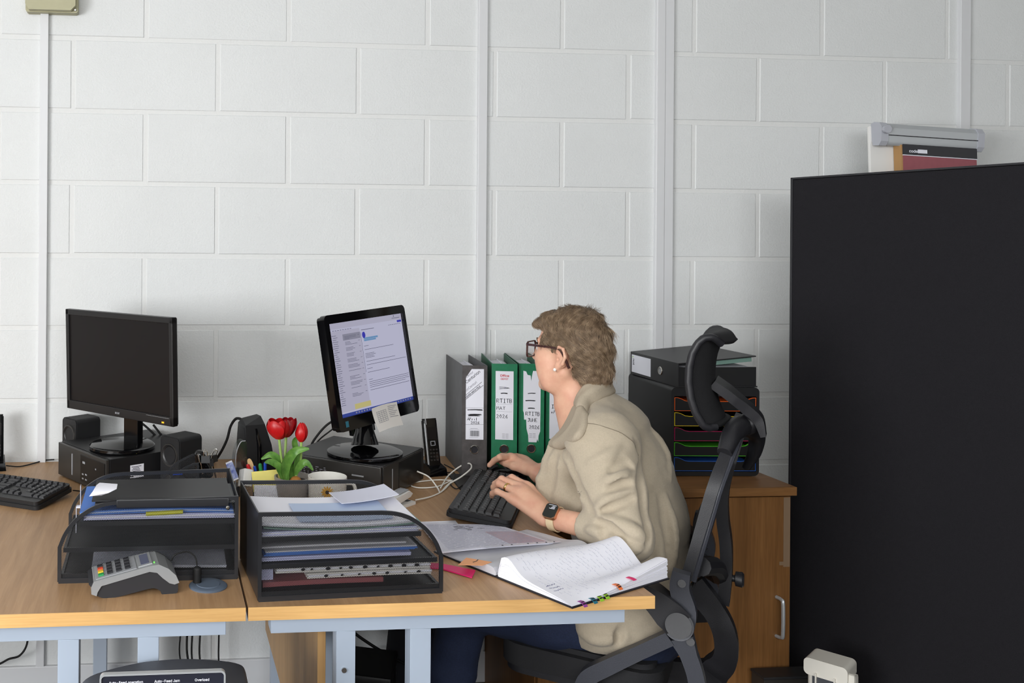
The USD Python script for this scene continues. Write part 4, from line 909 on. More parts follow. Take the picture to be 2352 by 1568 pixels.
t.part('cover', xf(box(.0, w_ - .004, -d_ / 2, d_ / 2, -.0035, 0, .001), rot(0, 0, -5.2, (0, 0, h_))), 'file_black')
t.part('box_wall', box(.003, w_ - .003, -d_ / 2 + .002, -d_ / 2 + .006, .003, h_ - .012, .001), 'black_matt')
t.part('paper_block', box(.02, w_ - .02, -d_ / 2 + .01, d_ / 2 - .02, .004, h_ - .012), 'paper_grey')
t.part('paper_block', xf(box(.10, w_ - .012, -d_ / 2 + .012, d_ / 2 - .02, -.018, -.006), rot(0, 0, -5.2, (0, 0, h_))), 'wallet_green')
SLM = lambda y, z: frame((0, -1, 0), (0, 0, 1), (-.0006, y, z))
lb = t.part('label', box(-.0008, .0002, .015, d_ / 2 - .010, .008, h_ - .008), 'label_white', label='white spine label with small sideways lettering')
t.part('print', xf(meshkit.text_mesh('not', .010, .0004, True), SLM(.128, .052) @ trimesh.transformations.rotation_matrix(-math.pi / 2, [0, 0, 1])), 'ink', under=lb)
t.part('logo_mark', box(-.0012, -.0006, .126, .130, .055, .059), 'flag_green', under=lb)
rg = t.part('finger_ring', xf(lathe([(.009, .0), (.009, .002), (.0115, .0024), (.0128, .0012), (.0128, 0)], 28), frame((0, -1, 0), (0, 0, 1), (-.0002, -.045, h_ / 2))), 'chrome')
t.part('ring_hole', xf(lathe([(.0095, 0), (.0095, .0006), (0, .0006)], 24), frame((0, -1, 0), (0, 0, 1), (-.0001, -.045, h_ / 2))), 'grey_plastic', under=rg)
# ------------------------------------------------------------------ open notebook, wallet of forms, folder
BM = rot(-63.2, loc=(.9665, -1.083, TOP + .0005))                     # x: spine to the right page's fore edge, y: along the spine
W_, D_ = .187, .296
t = Thing('open_notebook', 'open hardback notebook with handwritten pages and coloured index flags, overhanging the desk corner', 'notebook', tuple(BM[:3, 3]))
t.part('cover', xf(cat(box(.003, W_ + .004, -.003, D_ + .003, 0, .0028, .001), box(-W_ * .98, -.003, -.003, D_ + .003, 0, .0028, .001), box(-.004, .004, -.002, D_ + .002, .0, .004, .001)), BM), 'ink', world=True, label='dark hard cover')
def top_r(u, v):
    near = .0255 * math.exp(-((u - .13) / .16) ** 2) + .021 * (1 - u) ** .8
    near = near * min(1, u / .06 + .25)
    far = .018 + .034 * math.exp(-((u - .36) / .20) ** 2) + .026 * max(0, u - .70) / .30 * (1.25 - u) * 3 - .012 * math.exp(-((u - .70) / .10) ** 2)
    far *= min(1, u / .08 + .3)
    k = max(0.0, (v - .12) / .88) ** 1.25
    return .0045 + near * (1 - k) + far * k
def block(fn, x0, x1, base, nu=26, nv=20, y0=0.0, y1=D_):
    p = A([[[x0 + (x1 - x0) * u, y0 + (y1 - y0) * v, fn(u, v)] for v in np.linspace(0, 1, nv)] for u in np.linspace(0, 1, nu)])
    q = p.copy(); q[..., 2] = base
    nu_, nv_ = p.shape[:2]; idx = np.arange(nu_ * nv_).reshape(nu_, nv_); V = np.vstack([p.reshape(-1, 3), q.reshape(-1, 3)]); n = nu_ * nv_
    a, b, c, d = idx[:-1, :-1].ravel(), idx[1:, :-1].ravel(), idx[1:, 1:].ravel(), idx[:-1, 1:].ravel()
    F = np.vstack([np.c_[a, b, c], np.c_[a, c, d]]); F = np.vstack([F, F[:, ::-1] + n])
    rim = np.r_[idx[:, 0], idx[-1, 1:], idx[-2::-1, -1], idx[0, -2:0:-1]]; r2 = np.roll(rim, -1)
    return TM(V, np.vstack([F, np.c_[rim, rim + n, r2 + n], np.c_[rim, r2 + n, r2]]))
# the right page block as a stack of curled leaves
NL = 12
rb = None
for i in range(NL):
    k0, k1 = i / NL, (i + 1) / NL
    f1 = lambda u, v, k=k1: .003 + (top_r(u, v) - .003) * k
    f0 = lambda u, v, k=k0: .003 + (top_r(u, v) - .003) * k + .0002
    jx, jy = (rnd.uniform(-.0015, .0015), rnd.uniform(-.001, .001)) if i < NL - 1 else (0, 0)
    p = A([[[.003 + (W_ - .003) * u + jx * u, D_ * v + jy, f1(u, v)] for v in np.linspace(0, 1, 18)] for u in np.linspace(0, 1, 22)])
    q = A([[[.003 + (W_ - .003) * u + jx * u, D_ * v + jy, f0(u, v)] for v in np.linspace(0, 1, 18)] for u in np.linspace(0, 1, 22)])
    idx = np.arange(22 * 18).reshape(22, 18); n = 22 * 18
    a, b, c, d = idx[:-1, :-1].ravel(), idx[1:, :-1].ravel(), idx[1:, 1:].ravel(), idx[:-1, 1:].ravel()
    F = np.vstack([np.c_[a, b, c], np.c_[a, c, d]]); F = np.vstack([F, F[:, ::-1] + n])
    rim = np.r_[idx[:, 0], idx[-1, 1:], idx[-2::-1, -1], idx[0, -2:0:-1]]; r2 = np.roll(rim, -1)
    m = TM(np.vstack([p.reshape(-1, 3), q.reshape(-1, 3)]), np.vstack([F, np.c_[rim, rim + n, r2 + n], np.c_[rim, r2 + n, r2]]))
    rb = t.part('leaf', xf(m, BM), 'paper', world=True, smooth=40)
def top_l(u, v): return .0042 + .012 * math.exp(-((u - .12) / .18) ** 2) * min(1, u / .05 + .2) + .004 * (1 - u) + .004 * v * math.sin(3 * u)
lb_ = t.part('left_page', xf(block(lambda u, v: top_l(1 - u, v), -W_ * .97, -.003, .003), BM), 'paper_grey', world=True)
# handwriting: rows of short ink strokes that follow the curled page
ink = []; q = random.Random(11)
def on_r(u, v): return (BM @ A([.003 + (W_ - .003) * u, D_ * v, top_r(u, v) + .0004, 1]))[:3]
for r in range(26):
    v = .07 + r * .034; u = .10 + q.uniform(0, .04)
    while u < .86:
        du = q.uniform(.02, .05)
        if q.random() < .62: ink.append(strip([on_r(u, v + q.uniform(-.003, .003)), on_r(u + du / 2, v + q.uniform(-.006, .006)), on_r(u + du, v)], .0006, .0002))
        u += du + .012
t.part('handwriting', cat(ink), 'ink_faint', under=rb, world=True, kind='stuff')
dark = []
for r in range(3):
    u = .60 + r * .055
    for k in range(7): dark.append(strip([on_r(u + q.uniform(-.012, .012), .05 + k * .013), on_r(u + q.uniform(-.012, .012), .06 + k * .013)], .001, .0002))
t.part('note_heading', cat(dark), 'ink_blue', under=rb, world=True)
st = on_r
flags = [('flag_purple', .10, 0.0), ('flag_teal', .20, 0.0), ('flag_green', .265, 0.0), ('flag_green', .325, .0), ('flag_orange', .455, .001), ('folder_pink', .60, .006)]
for m, v, up in flags:
    z = .004 + top_r(1, v) * (.35 if up == 0 else .9)
    t.part('index_flag', xf(strip([(W_ - .008, D_ * v, z), (W_ + .002, D_ * v, z + .0005), (W_ + .010, D_ * v, z - (.006 if up < .005 else .001))], .0105, .0006, smooth=4), BM), m, world=True, label=m.split('_')[1] + ' index flag')
    if up < .005: t.part('flag_mark', xf(cat(*[box(W_ + .001 + k * .004, W_ + .0025 + k * .004, D_ * v - .004, D_ * v + .004, z - .0010 - k * .002, z + .0014 - k * .0018) for k in range(2)]), BM), 'ink', world=True)
so = [on_z(x, y, TOP + .0205) for x, y in ((1052, 1297), (1071, 1280), (1130, 1290), (1108, 1298))]
t = Thing('sticky_note', 'orange sticky note on the left page of the open notebook', 'sticky note', tuple(sum(so) / 4))
nt = t.part('sheet', slab(A([[so[0], so[1]], [so[3], so[2]]]), .0006), 'sticky_orange', world=True)
mid = sum(so) / 4; t.part('pen_stroke', strip([mid + A([-.004, 0, .0006]), mid + A([.006, .006, .0008]), mid + A([.013, .016, .0006])], .0014, .0003), 'print_dark', under=nt, world=True)
pk = [on_z(x, y, TOP + .004) for x, y in ((1012, 1293), (1092, 1312), (1084, 1325), (1012, 1304))]
t = Thing('pink_folder', 'bright pink folder corner sticking out left of the open notebook', 'folder', tuple(sum(pk) / 4))
t.part('sheet', slab(A([[pk[0] - A([.05, -.008, 0]), pk[0] , pk[1] + A([0, 0, .003])], [pk[3] - A([.05, -.008, 0]), pk[3], pk[2]]]), .0026), 'folder_pink', world=True)

# wallet of printed forms
q4 = [on_z(x, y, TOP + z) for x, y, z in ((1019, 1272, .018), (1290, 1243, .020), (1149, 1201, .009), (962, 1197, .009))]
def q_at(u, v, lift=0.0):                                               # u: left to right, v: near to far
    p = q4[0] * (1 - u) * (1 - v) + q4[1] * u * (1 - v) + q4[2] * u * v + q4[3] * (1 - u) * v
    return p + A([0, 0, lift + .004 * math.sin(2.5 * u + 1) * (1 - v) - .007])
t = Thing('form_wallet', 'clear punched wallet of printed forms lying between keyboard and open notebook', 'plastic wallet', tuple(q_at(.5, .5)))
pg = t.part('printed_form', slab(A([[q_at(u, v, .004) for v in np.linspace(.06, .98, 8)] for u in np.linspace(.0, .96, 12)]), .0035), 'paper', world=True)
t.part('form_shade', cat(slab(A([[q_at(u, v, .0045) for v in np.linspace(.12, .62, 5)] for u in np.linspace(.60, .93, 6)]), .0003)), 'sheet_print_pink', under=pg, world=True)
ln = []; q = random.Random(5)
for i in range(34):
    v = .10 + i * .025; u = .06
    while u < .86:
        du = q.uniform(.06, .16)
        ln.append(strip([q_at(u, v, .0049), q_at(min(u + du, .9), v, .0049)], .0008, .0002)); u += du + .015
t.part('print', cat(ln), 'ink_faint', under=pg, world=True, kind='stuff')
sm = []
for i in range(26): u, v = q.gauss(.42, .08), q.gauss(.80, .06); sm.append(strip([q_at(u, v, .0050), q_at(u + .05, v + .01, .0050)], .0022, .0002))
t.part('print_block', cat(sm), 'print_grey', under=pg, world=True)
t.part('sleeve', slab(A([[q_at(u, v, .0062) for v in np.linspace(0, 1, 6)] for u in np.linspace(0, 1, 8)]), .0003), 'wallet_clear', world=True)
t.part('punched_edge', slab(A([[q_at(u, v, .0070) for v in (0, .055)] for u in np.linspace(.35, 1, 8)]), .0004), 'wallet_sheen', world=True)
t.part('punch_hole', cat(*[xf(lathe([(.0022, 0), (.0022, .0005), (0, .0005)], 8), rot(loc=q_at(u, .028, .0072))) for u in (.50, .58, .72, .80, .88, .95)]), 'print_dark', world=True)
lo = [on_z(x, y, TOP + .0012) for x, y in ((955, 1215), (1062, 1215), (1046, 1195), (960, 1198))]
t = Thing('paper_sheet', 'plain white sheet under the form wallet beside the right letter tray', 'paper', tuple(sum(lo) / 4))
t.part('sheet', slab(A([[lo[0], lo[3]], [lo[1], lo[2]]]), .0008), 'paper', world=True)

# ------------------------------------------------------------------ white device and its cables
w0 = on_z(932, 1166, TOP)
t = Thing('stapler', 'small white and grey plastic desk stapler beside the right letter tray', 'stapler', (w0[0] - .012, w0[1] + .015, TOP), 40)
t.part('base', hull([(x, y, z) for x in (-.046, .046) for y in (-.018, .018) for z in (0, .008)] + [(.05, 0, 0), (.05, 0, .006)]), 'white_plastic')
t.part('arm', hull([(-.050, -.017, .010), (-.050, .017, .010), (-.052, -.014, .028), (-.052, .014, .028), (.020, -.018, .040), (.020, .018, .040), (.036, -.016, .030), (.036, .016, .030), (.030, -.014, .022), (.030, .014, .022), (-.01, -.019, .036), (-.01, .019, .036)]), 'white_plastic', smooth=30)
t.part('grip', hull([(-.020, -.013, .0375), (-.020, .013, .0375), (.022, -.014, .0425), (.022, .014, .0425), (.030, 0, .038), (0, 0, .0445)]), 'grey_plastic'); t.part('anvil', box(.022, .040, -.008, .008, .008, .0095), 'chrome')
u0 = on_z(933, 1079, TOP + .045)
pts = [u0, on_z(958, 1082, TOP + .045), on_z(985, 1095, TOP + .030), on_z(1005, 1120, TOP + .008), on_z(1012, 1130, TOP + .003)]
t = Thing('usb_cable', 'white charging cable looping across the desk from the right computer', 'cable', tuple(u0))
t.part('plug', cat(tube([u0 + (u0 - pts[1]) * .15, u0 + (pts[1] - u0) * .35], .0042, 8)), 'white_plastic', world=True)
lp = [(1012, 1130, .003), (1030, 1112, .004), (1060, 1094, .02), (1082, 1075, .035), (1078, 1064, .04), (1058, 1070, .03), (1030, 1092, .012), (1012, 1120, .003)]
t.part('cord', tube(pts[1:-1] + [on_z(x, y, TOP + z) for x, y, z in lp], .0021, 7, 6), 'white_cable', world=True)
lp2 = [(1040, 1103, .003), (1000, 1102, .003), (950, 1108, .003), (944, 1115, .003), (965, 1120, .003), (1005, 1117, .003), (1036, 1104, .004), (1018, 1126, .003), (990, 1140, .003), (955, 1148, .008)]
t.part('cord', tube([on_z(x, y, TOP + z) for x, y, z in lp2], .0019, 7, 6), 'white_cable', world=True)
dk = [(1022, 1062, .003), (1045, 1075, .003), (1040, 1088, .002), (1046, 1110, .002), (1030, 1118, .002)]
single('cable', tube([on_z(x, y, TOP + z) for x, y, z in [(1020, 1066, .003), (1050, 1080, .0025), (1085, 1086, .005), (1120, 1084, .006), (1150, 1078, .010)]], .0016, 6, 6), 'rubber', 'thin black mouse cable running in front of the grey file', 'cable')
single('cable', tube([on_z(x, y, TOP + z) for x, y, z in [(1018, 1085, .004), (1044, 1086, .0025), (1042, 1101, .0025), (1035, 1112, .0025), (1048, 1122, .0025), (1062, 1114, .006)]], .0016, 6, 6), 'rubber', 'thin black cable curling on the desk between phone dock and keyboard', 'cable')
single('cable', tube([on_y(x, y, -.10) for x, y in [(775, 960), (748, 978), (725, 1005), (714, 1025), (712, 1045)]] + [on_z(705, 1062, TOP + .004)], .0036, 8, 6), 'rubber', 'thicker black monitor cable hanging left of the lit monitor', 'cable')
single('cable', tube([on_y(x, y, -.08) for x, y in [(778, 975), (755, 992), (735, 1008), (722, 1025), (716, 1045)]], .0024, 8, 6), 'rubber', 'thinner black monitor cable hanging left of the lit monitor', 'cable')
single('cable', tube([on_y(563, 982, -.18), on_y(558, 966, -.16), on_y(543, 961, -.14), on_y(530, 978, -.12), on_y(521, 1010, -.11), on_y(505, 1042, -.10), on_z(490, 1060, TOP + .004), on_z(470, 1062, TOP + .004)], .0042, 8, 7), 'rubber', 'black cable arching over from the back of the tall speaker', 'cable')
single('cable', tube([on_z(14, 1069, TOP + .010), on_z(45, 1071, TOP + .003), on_z(80, 1063, TOP + .003), on_z(100, 1057, TOP + .003), on_z(124, 1055, TOP + .01)], .0019, 6, 6), 'rubber', 'thin black cable on the desk behind the left keyboard', 'cable')
single('cable', tube([on_z(168, 1126, TOP + .012), on_z(180, 1127, TOP + .004), on_z(196, 1129, TOP + .003), on_z(215, 1118, TOP + .003)], .0018, 6, 5), 'rubber', 'short black cable leaving the left keyboard corner', 'cable')
for pts, r, lab in (([(312, 965), (330, 975), (352, 995), (366, 1010)], .0034, 'upper black cable behind the neck of the switched-off monitor'), ([(352, 975), (362, 988), (372, 1000), (392, 1016)], .0034, 'black cable under the right end of the switched-off monitor')):
    single('cable', tube([on_y(x, y, -.10) for x, y in pts], r, 8, 5), 'rubber', lab, 'cable')
for i, (x0, x1, x2, r) in enumerate(((418, 412, 416, .0026), (431, 429, 434, .0035), (444, 440, 442, .003), (462, 458, 460, .003), (504, 502, 502, .0026))):
    single('cable', tube([on_y(x0, 1425, -.06), on_y(x1, 1490, -.06), on_y(x2, 1540, -.06), on_y(x2 - 4, 1640, -.06)], r, 7, 5), 'rubber', ('leftmost', 'second', 'middle', 'fourth', 'rightmost')[i] + ' of the five black cables hanging behind the shredder', 'cable')
single('cable', tube([on_y(66, 1425, -.06), on_y(62, 1478, -.06), on_y(45, 1505, -.06), on_y(20, 1513, -.06), on_y(-4, 1525, -.06), on_y(-40, 1530, -.06)], .0032, 7, 6), 'rubber', 'black cable curving to the left under the left desk', 'cable')
single('cable', tube([on_y(800, 1440, -.25), on_y(820, 1458, -.25), on_y(855, 1482, -.25), on_y(895, 1506, -.25), on_y(940, 1530, -.25)], .0045, 8, 5), 'rubber', 'thick black cable slanting down under the right desk', 'cable')
single('cable', tube([on_y(800, 1506, -.06), on_y(825, 1504, -.06), on_y(850, 1495, -.06), on_y(890, 1497, -.06), on_y(930, 1490, -.06)], .0024, 8, 5), 'rubber', 'thin black cable along the wall under the right desk', 'cable')
o = on_y(885, 1515, -.35)
t = Thing('black_box', 'black plastic box on the floor under the right desk', 'box', (o[0], -.36, 0), -20)
t.part('body', box(-.10, .02, -.10, .08, .0, o[2] - .01, .008), 'black_matt'); t.part('lid', box(-.105, .025, -.105, .085, o[2] - .03, o[2], .008), 'black_plastic')
o = on_y(915, 1475, -.50)
t = Thing('backpack', 'dark rucksack under the right desk beside the woman\'s legs', 'bag', (o[0] + .13, -.17, 0), 0)
t.part('body', from_man(m3.Manifold.batch_hull([m3.Manifold.sphere(.07, 20).translate(p) for p in ((-.02, 0, .08), (.12, 0, .08), (0, .05, .08), (.11, .05, .08), (0, 0, o[2] - .08), (.09, .02, o[2] - .05))])), 'brown_bag', smooth=60)
t.part('strap', tube([(.0, -.06, o[2] - .06), (-.03, -.085, o[2] - .16), (-.02, -.07, .12)], .010, 8, 5), 'black_matt')

# ------------------------------------------------------------------ tulips, mug, pens and small things behind the trays
pp = on_z(668, 1158, TOP)
t = Thing('tulip_pot', 'small grey pot of three red artificial tulips behind the right letter tray', 'potted plant', (pp[0] + .005, pp[1], TOP))
px_ = lambda x, y, s=0.0: on_y(x, y, pp[1] + s)
t.part('pot', lathe([(0, 0), (.036, 0), (.046, .062), (.049, .066), (.049, .074), (.045, .074), (.042, .058), (0, .056)], 36), 'pot_grey')
t.part('soil', lathe([(.043, .060), (.02, .064), (0, .065)], 24), 'soil')
b = px_(678, 1101)
t.part('bulb', ball(b + A([0, -.008, -.004]), (.016, .016, .015)), 'bulb', world=True, label='orange-brown bulb')
def flower(c, r, h, mat, openn, seed, lean=(0, 0)):
    q = random.Random(seed); made = None
    for i in range(6):
        a = i * 1.047 + q.uniform(-.1, .1); inner = i % 2
        def fn(u, v, a=a, inner=inner):
            z = u; w = math.sin(math.pi * (.10 + .80 * u)) ** .5
            rr = r * max(.05, math.sin(math.pi * (.07 + (.62 + .26 * openn) * u))) ** .65 * (.90 if inner else 1.0)
            th = a + (v - .5) * 1.9 * w
            tipz = h * u - .10 * h * (abs(v - .5) * 2) ** 2 * u
            return c + A([rr * math.cos(th) + lean[0] * z * h, rr * math.sin(th) + lean[1] * z * h, tipz])
        g = grid(fn, 10, 7); n = len(g.vertices); off = (g.vertices - (c + A([0, 0, h / 2]))) * A([1, 1, .2]); off = off / (np.linalg.norm(off, axis=1, keepdims=True) + 1e-9) * .0009
        m = TM(np.vstack([g.vertices, g.vertices - off]), np.vstack([g.faces, g.faces[:, ::-1] + n]))
        yield m
for (x, y), r, h, mat, op, sd, ln_, sx, sd_ in (((641, 1007), .0300, .050, 'tulip_red', .12, 1, (-.1, 0), 648, -.012), ((657, 1003), .0235, .049, 'tulip_dark', .15, 2, (.15, 0), 655, .016), ((692, 1014), .0170, .050, 'tulip_red', 1.0, 3, (.02, 0), 690, 0)):
    c = px_(x, y, sd_)
    foot = px_(663 if x < 670 else 676, 1105, 0)
    s = t.part('stem', tube([foot, px_(sx, 1060, sd_ * .7) , c], .0034, 8, 5), 'stem_green', world=True)
    for m in flower(c, r, h, mat, op, sd, ln_): t.part('petal', m, mat, under=s, world=True, smooth=50)
def leaf(pts, w, seed, s0=0.0, s1=0.0):
    P3 = [px_(x, y, s0 + (s1 - s0) * i / (len(pts) - 1)) for i, (x, y) in enumerate(pts)]; c = spline(P3, 5); n = len(c)
    tt = np.gradient(c, axis=0); tt /= np.linalg.norm(tt, axis=1, keepdims=True)
    sd = np.cross(tt, [0.35, -.9, .35]); sd /= np.linalg.norm(sd, axis=1, keepdims=True); nn = np.cross(sd, tt)
    u = np.linspace(0, 1, n); ww = w * (np.sin(np.pi * np.clip(u * .86 + .10, 0, 1)) ** .8)
    g = A([[c[i] + sd[i] * ww[i] * k + nn[i] * ww[i] * .25 * (k * k) for k in (-1, -.5, 0, .5, 1)] for i in range(n)])
    g1 = slab(g, 0); m = TM(np.vstack([g1.vertices, g1.vertices - np.repeat(nn, 5, 0) * .0008]), np.vstack([g1.faces, g1.faces[:, ::-1] + len(g1.vertices)]))
    return m
for pts, w, s0, s1 in (([(660, 1105), (652, 1080), (640, 1058), (622, 1044), (600, 1054)], .011, 0, -.01), ([(655, 1104), (648, 1085), (636, 1068), (620, 1060), (608, 1062)], .010, -.01, -.02), ([(653, 1108), (650, 1090), (640, 1072), (628, 1063)], .013, -.015, -.02),
                       ([(658, 1108), (655, 1080), (660, 1058), (678, 1036), (710, 1030)], .014, -.012, -.03), ([(664, 1108), (668, 1090), (676, 1072), (683, 1062)], .012, .01, .01), ([(678, 1090), (684, 1076), (694, 1064), (706, 1064), (719, 1080)], .010, -.01, -.02), ([(684, 1046), (679, 1030), (676, 1014), (684, 1002)], .009, .02, .02), ([(677, 1092), (680, 1066), (684, 1044), (688, 1030)], .008, 0, .0)):
    t.part('leaf', leaf(pts, w, 1, s0, s1), 'leaf_green', world=True, smooth=50)
pm_ = on_z(740, 1166, TOP)
mr = .5 * (on_y(783, 1100, pm_[1])[0] - on_y(694, 1100, pm_[1])[0]); mh_ = on_y(740, 1085, pm_[1] + .03)[2] - TOP
t = Thing('mug', 'white ceramic mug with sunflower decoration behind the right letter tray', 'mug', (pm_[0] + .012, pm_[1] - .006, TOP))
t.part('body', lathe([(0, .003), (mr * .70, .003), (mr * .74, 0), (mr * .80, .004), (mr * .95, mh_ * .35), (mr, mh_ * .95), (mr * .99, mh_), (mr * .95, mh_), (mr * .93, mh_ * .92), (mr * .86, mh_ * .3), (mr * .6, .010), (0, .010)], 48), 'ceramic', smooth=50)
t.part('handle', tube([(mr * .93, -.01, mh_ * .80), (mr * 1.28, -.016, mh_ * .78), (mr * 1.38, -.018, mh_ * .50), (mr * 1.15, -.014, mh_ * .25), (mr * .88, -.01, mh_ * .24)], .0048, 10, 6), 'ceramic', smooth=50)
for th, z, s in ((-1.75, .055, 1.0), (-1.15, .028, .7)):
    c = A([mr * .985 * math.cos(th), mr * .985 * math.sin(th), z]); M = frame((-math.sin(th), math.cos(th), 0), (0, 0, 1), c)
    fl = t.part('sunflower', xf(cat(*[xf(lathe([(0, .0006), (.0042 * s, .0004), (.0042 * s, -.001)], 8), rot(k * 30) @ np.diag([1.5, .55, 1, 1]) @ rot(loc=(.0065 * s, 0, 0))) for k in range(12)]), M), 'flower_yellow', label='yellow sunflower print')
    t.part('flower_centre', xf(lathe([(0, .0012), (.0050 * s, .0009), (.0050 * s, -.001)], 14), M), 'flower_brown', under=fl)

# pen pot with pens
pc = on_z(612, 1150, TOP)
t = Thing('pen_pot', 'black mesh pen pot hidden behind the sticky notes', 'pen pot', (pc[0], pc[1] + .03, TOP))
t.part('wall', lathe([(.033, 0), (.035, .050), (.033, .050), (.031, .003), (0, .003)], 28), 'mesh_steel')
for m, xb, yb, dx, lab, tip, r in (('marker_red', 568, 1080, -.004, 'red-capped marker pen leaning in the pen pot', (568, 1066), .0052), ('marker_wood', 574, 1080, 0, 'flat wooden stick with a round end in the pen pot', (571, 1053), .0065), ('marker_blue', 583, 1086, 0, 'short dark blue pen in the middle of the pen pot', (584, 1070), .004),
                                   ('marker_green', 594, 1085, 0, 'green-capped marker pen in the pen pot', (597, 1064), .0052), ('marker_blue', 604, 1085, 0, 'blue-capped white pen at the right of the pen pot', (609, 1061), .0045)):
    tipP = on_y(*tip, pc[1] + .03 + (.012 if m == 'marker_wood' else 0)); base = A([pc[0] + (tipP[0] - pc[0]) * .25, pc[1] + .03, TOP + .006])
    dirv = (tipP - base) / np.linalg.norm(tipP - base)
    tt = Thing('wooden_stick' if m == 'marker_wood' else 'pen', lab, 'stick' if m == 'marker_wood' else 'pen', tuple(base))
    if m == 'marker_wood': tt.part('stick', strip([base, tipP - dirv * .012, tipP - dirv * .004, tipP], [.014, .014, .011, .005], .0022, (0, -1, 0)), m, world=True)
    else:
        tt.part('barrel', tube([base, tipP - dirv * .03], r * .9, 12), 'white_plastic' if lab.startswith('blue') else 'marker_wood' if m == 'marker_green' else 'black_plastic', world=True)
        tt.part('cap', tube([tipP - dirv * .032, tipP - dirv * .003, tipP], [r, r, r * .6], 12), m, world=True)
# sticky notes
sn = on_y(612, 1112, pc[1] - .012)
t = Thing('sticky_note_block', 'yellow sticky note block standing in front of the pens', 'sticky notes', tuple(on_y(612, 1125, pc[1] - .012)))
Ms = frame((1, 0, .08), (0.0, .25, 1), on_y(612, 1116, pc[1] - .012))
for i in range(4): t.part('note', xf(box(-.036 + i * .001, .036 + i * .001, -.012, .040 - i * .001, .0016 * i, .0016 * i + .0013), Ms), 'sticky_yellow', world=True)
Ms2 = frame((1, 0, -.03), (0, .3, 1), on_y(615, 1123, pc[1] - .03))
single('white_note_pad', xf(box(-.036, .034, -.02, .010, 0, .003), Ms2), 'paper', 'white note pad below the yellow sticky notes', 'note pad')
single('sticky_note', xf(box(.036, .054, -.015, .016, -.004, -.003), Ms2), 'sticky_yellow', 'small yellow sticky note right of the white note pad', 'sticky note')
# tape dispenser, packet, clear plastic shell
o = on_y(563, 1100, pc[1] + .01)
t = Thing('eraser_block', 'silvery white plastic block between the two letter trays', 'block', tuple(o))
t.part('body', xf(box(-.013, .013, -.018, .018, -.02, .026, .004), rot(20, -18, 14, o)), 'white_plastic', world=True); t.part('end_face', xf(box(.012, .0145, -.016, .016, -.018, .024, .001), rot(20, -18, 14, o)), 'wallet_lilac', world=True)
o = on_y(533, 1081, pc[1] - .0)
t = Thing('sweet_packet', 'blue and white foil packet leaning behind the left letter tray', 'packet', tuple(o))
t.part('packet', xf(cat(box(-.010, .010, -.004, .004, -.022, .022, .003)), rot(10, -8, -20, o)), 'blue_wrap', world=True); t.part('crimped_end', xf(cat(box(-.009, .009, -.001, .001, .021, .026), box(-.009, .009, -.001, .001, -.026, -.021)), rot(10, -8, -20, o)), 'label_white', world=True)
o = on_y(549, 1070, pc[1] + .06)
t = Thing('plastic_shell', 'clear plastic packaging shell standing left of the tall speaker', 'packaging', tuple(o))
t.part('shell', xf(prism_xz(Polygon(spline([(-.012, -.06), (-.016, -.0), (-.014, .04), (-.004, .066), (.010, .07), (.016, .05), (.018, -.06)], 4)), -.014, .014), rot(15, 0, 2, o)), 'clear_plastic', world=True)
t.part('rim', xf(tube([(-.012, -.015, -.06), (-.0165, -.015, -.0), (-.0145, -.015, .04), (-.004, -.015, .067), (.010, -.015, .071)], .0014, 6, 5), rot(15, 0, 2, o)), 'grey_plastic', world=True)

# curved mesh desk organiser with clips and scissors behind the left tray
o = on_z(436, 1168, TOP)
t = Thing('desk_organiser', 'black mesh desk organiser with a curved top behind the left letter tray', 'desk organiser', (o[0], o[1], TOP), 0)
pf = [(-.085, 0), (-.083, .03), (-.07, .068), (-.04, .104), (0, .126), (.02, .130), (.02, 0)]
po = Polygon([pf[0]] + [tuple(p) for p in spline(pf[:6], 5)] + pf[6:]).buffer(0); pi_ = po.buffer(-.005)
for y in (-.05, .05):
    t.part('side_rim', prism_xz(po.difference(pi_), y - .0018, y + .0018), 'mesh_frame')
    t.part('side_mesh', (lambda m: TM(np.c_[m.vertices[:, 0], np.full(len(m.vertices), y) + m.vertices[:, 2], m.vertices[:, 1]], m.faces[:, ::-1]))(mesh_panel(pi_.buffer(.001))), 'mesh_steel', smooth=False, kind='stuff')
t.part('tray_floor', box(-.085, .10, -.05, .05, 0, .003), 'mesh_frame'); t.part('back_wall', box(.018, .021, -.05, .05, 0, .12), 'mesh_frame'); t.part('front_tray', cat(box(.02, .10, -.05, -.047, 0, .06), box(.02, .10, .047, .05, 0, .06), box(.098, .10, -.05, .05, 0, .06)), 'mesh_frame')
o2 = on_y(463, 1060, o[1])
t = Thing('hole_punch', 'glossy black hole punch handle standing in the desk organiser', 'hole punch', tuple(o2))
t.part('body', from_man(m3.Manifold.batch_hull([m3.Manifold.sphere(.013, 20).translate(tuple(o2 + A(p))) for p in ((-.006, 0, .018), (.012, .0, -.01), (-.004, .01, -.03), (.018, 0, -.03))])), 'black_gloss', world=True, smooth=60)
t.part('lever', tube([o2 + A([-.010, -.012, .022]), o2 + A([-.004, -.015, .0]), o2 + A([.002, -.013, -.028])], .0022, 8, 4), 'chrome', world=True)
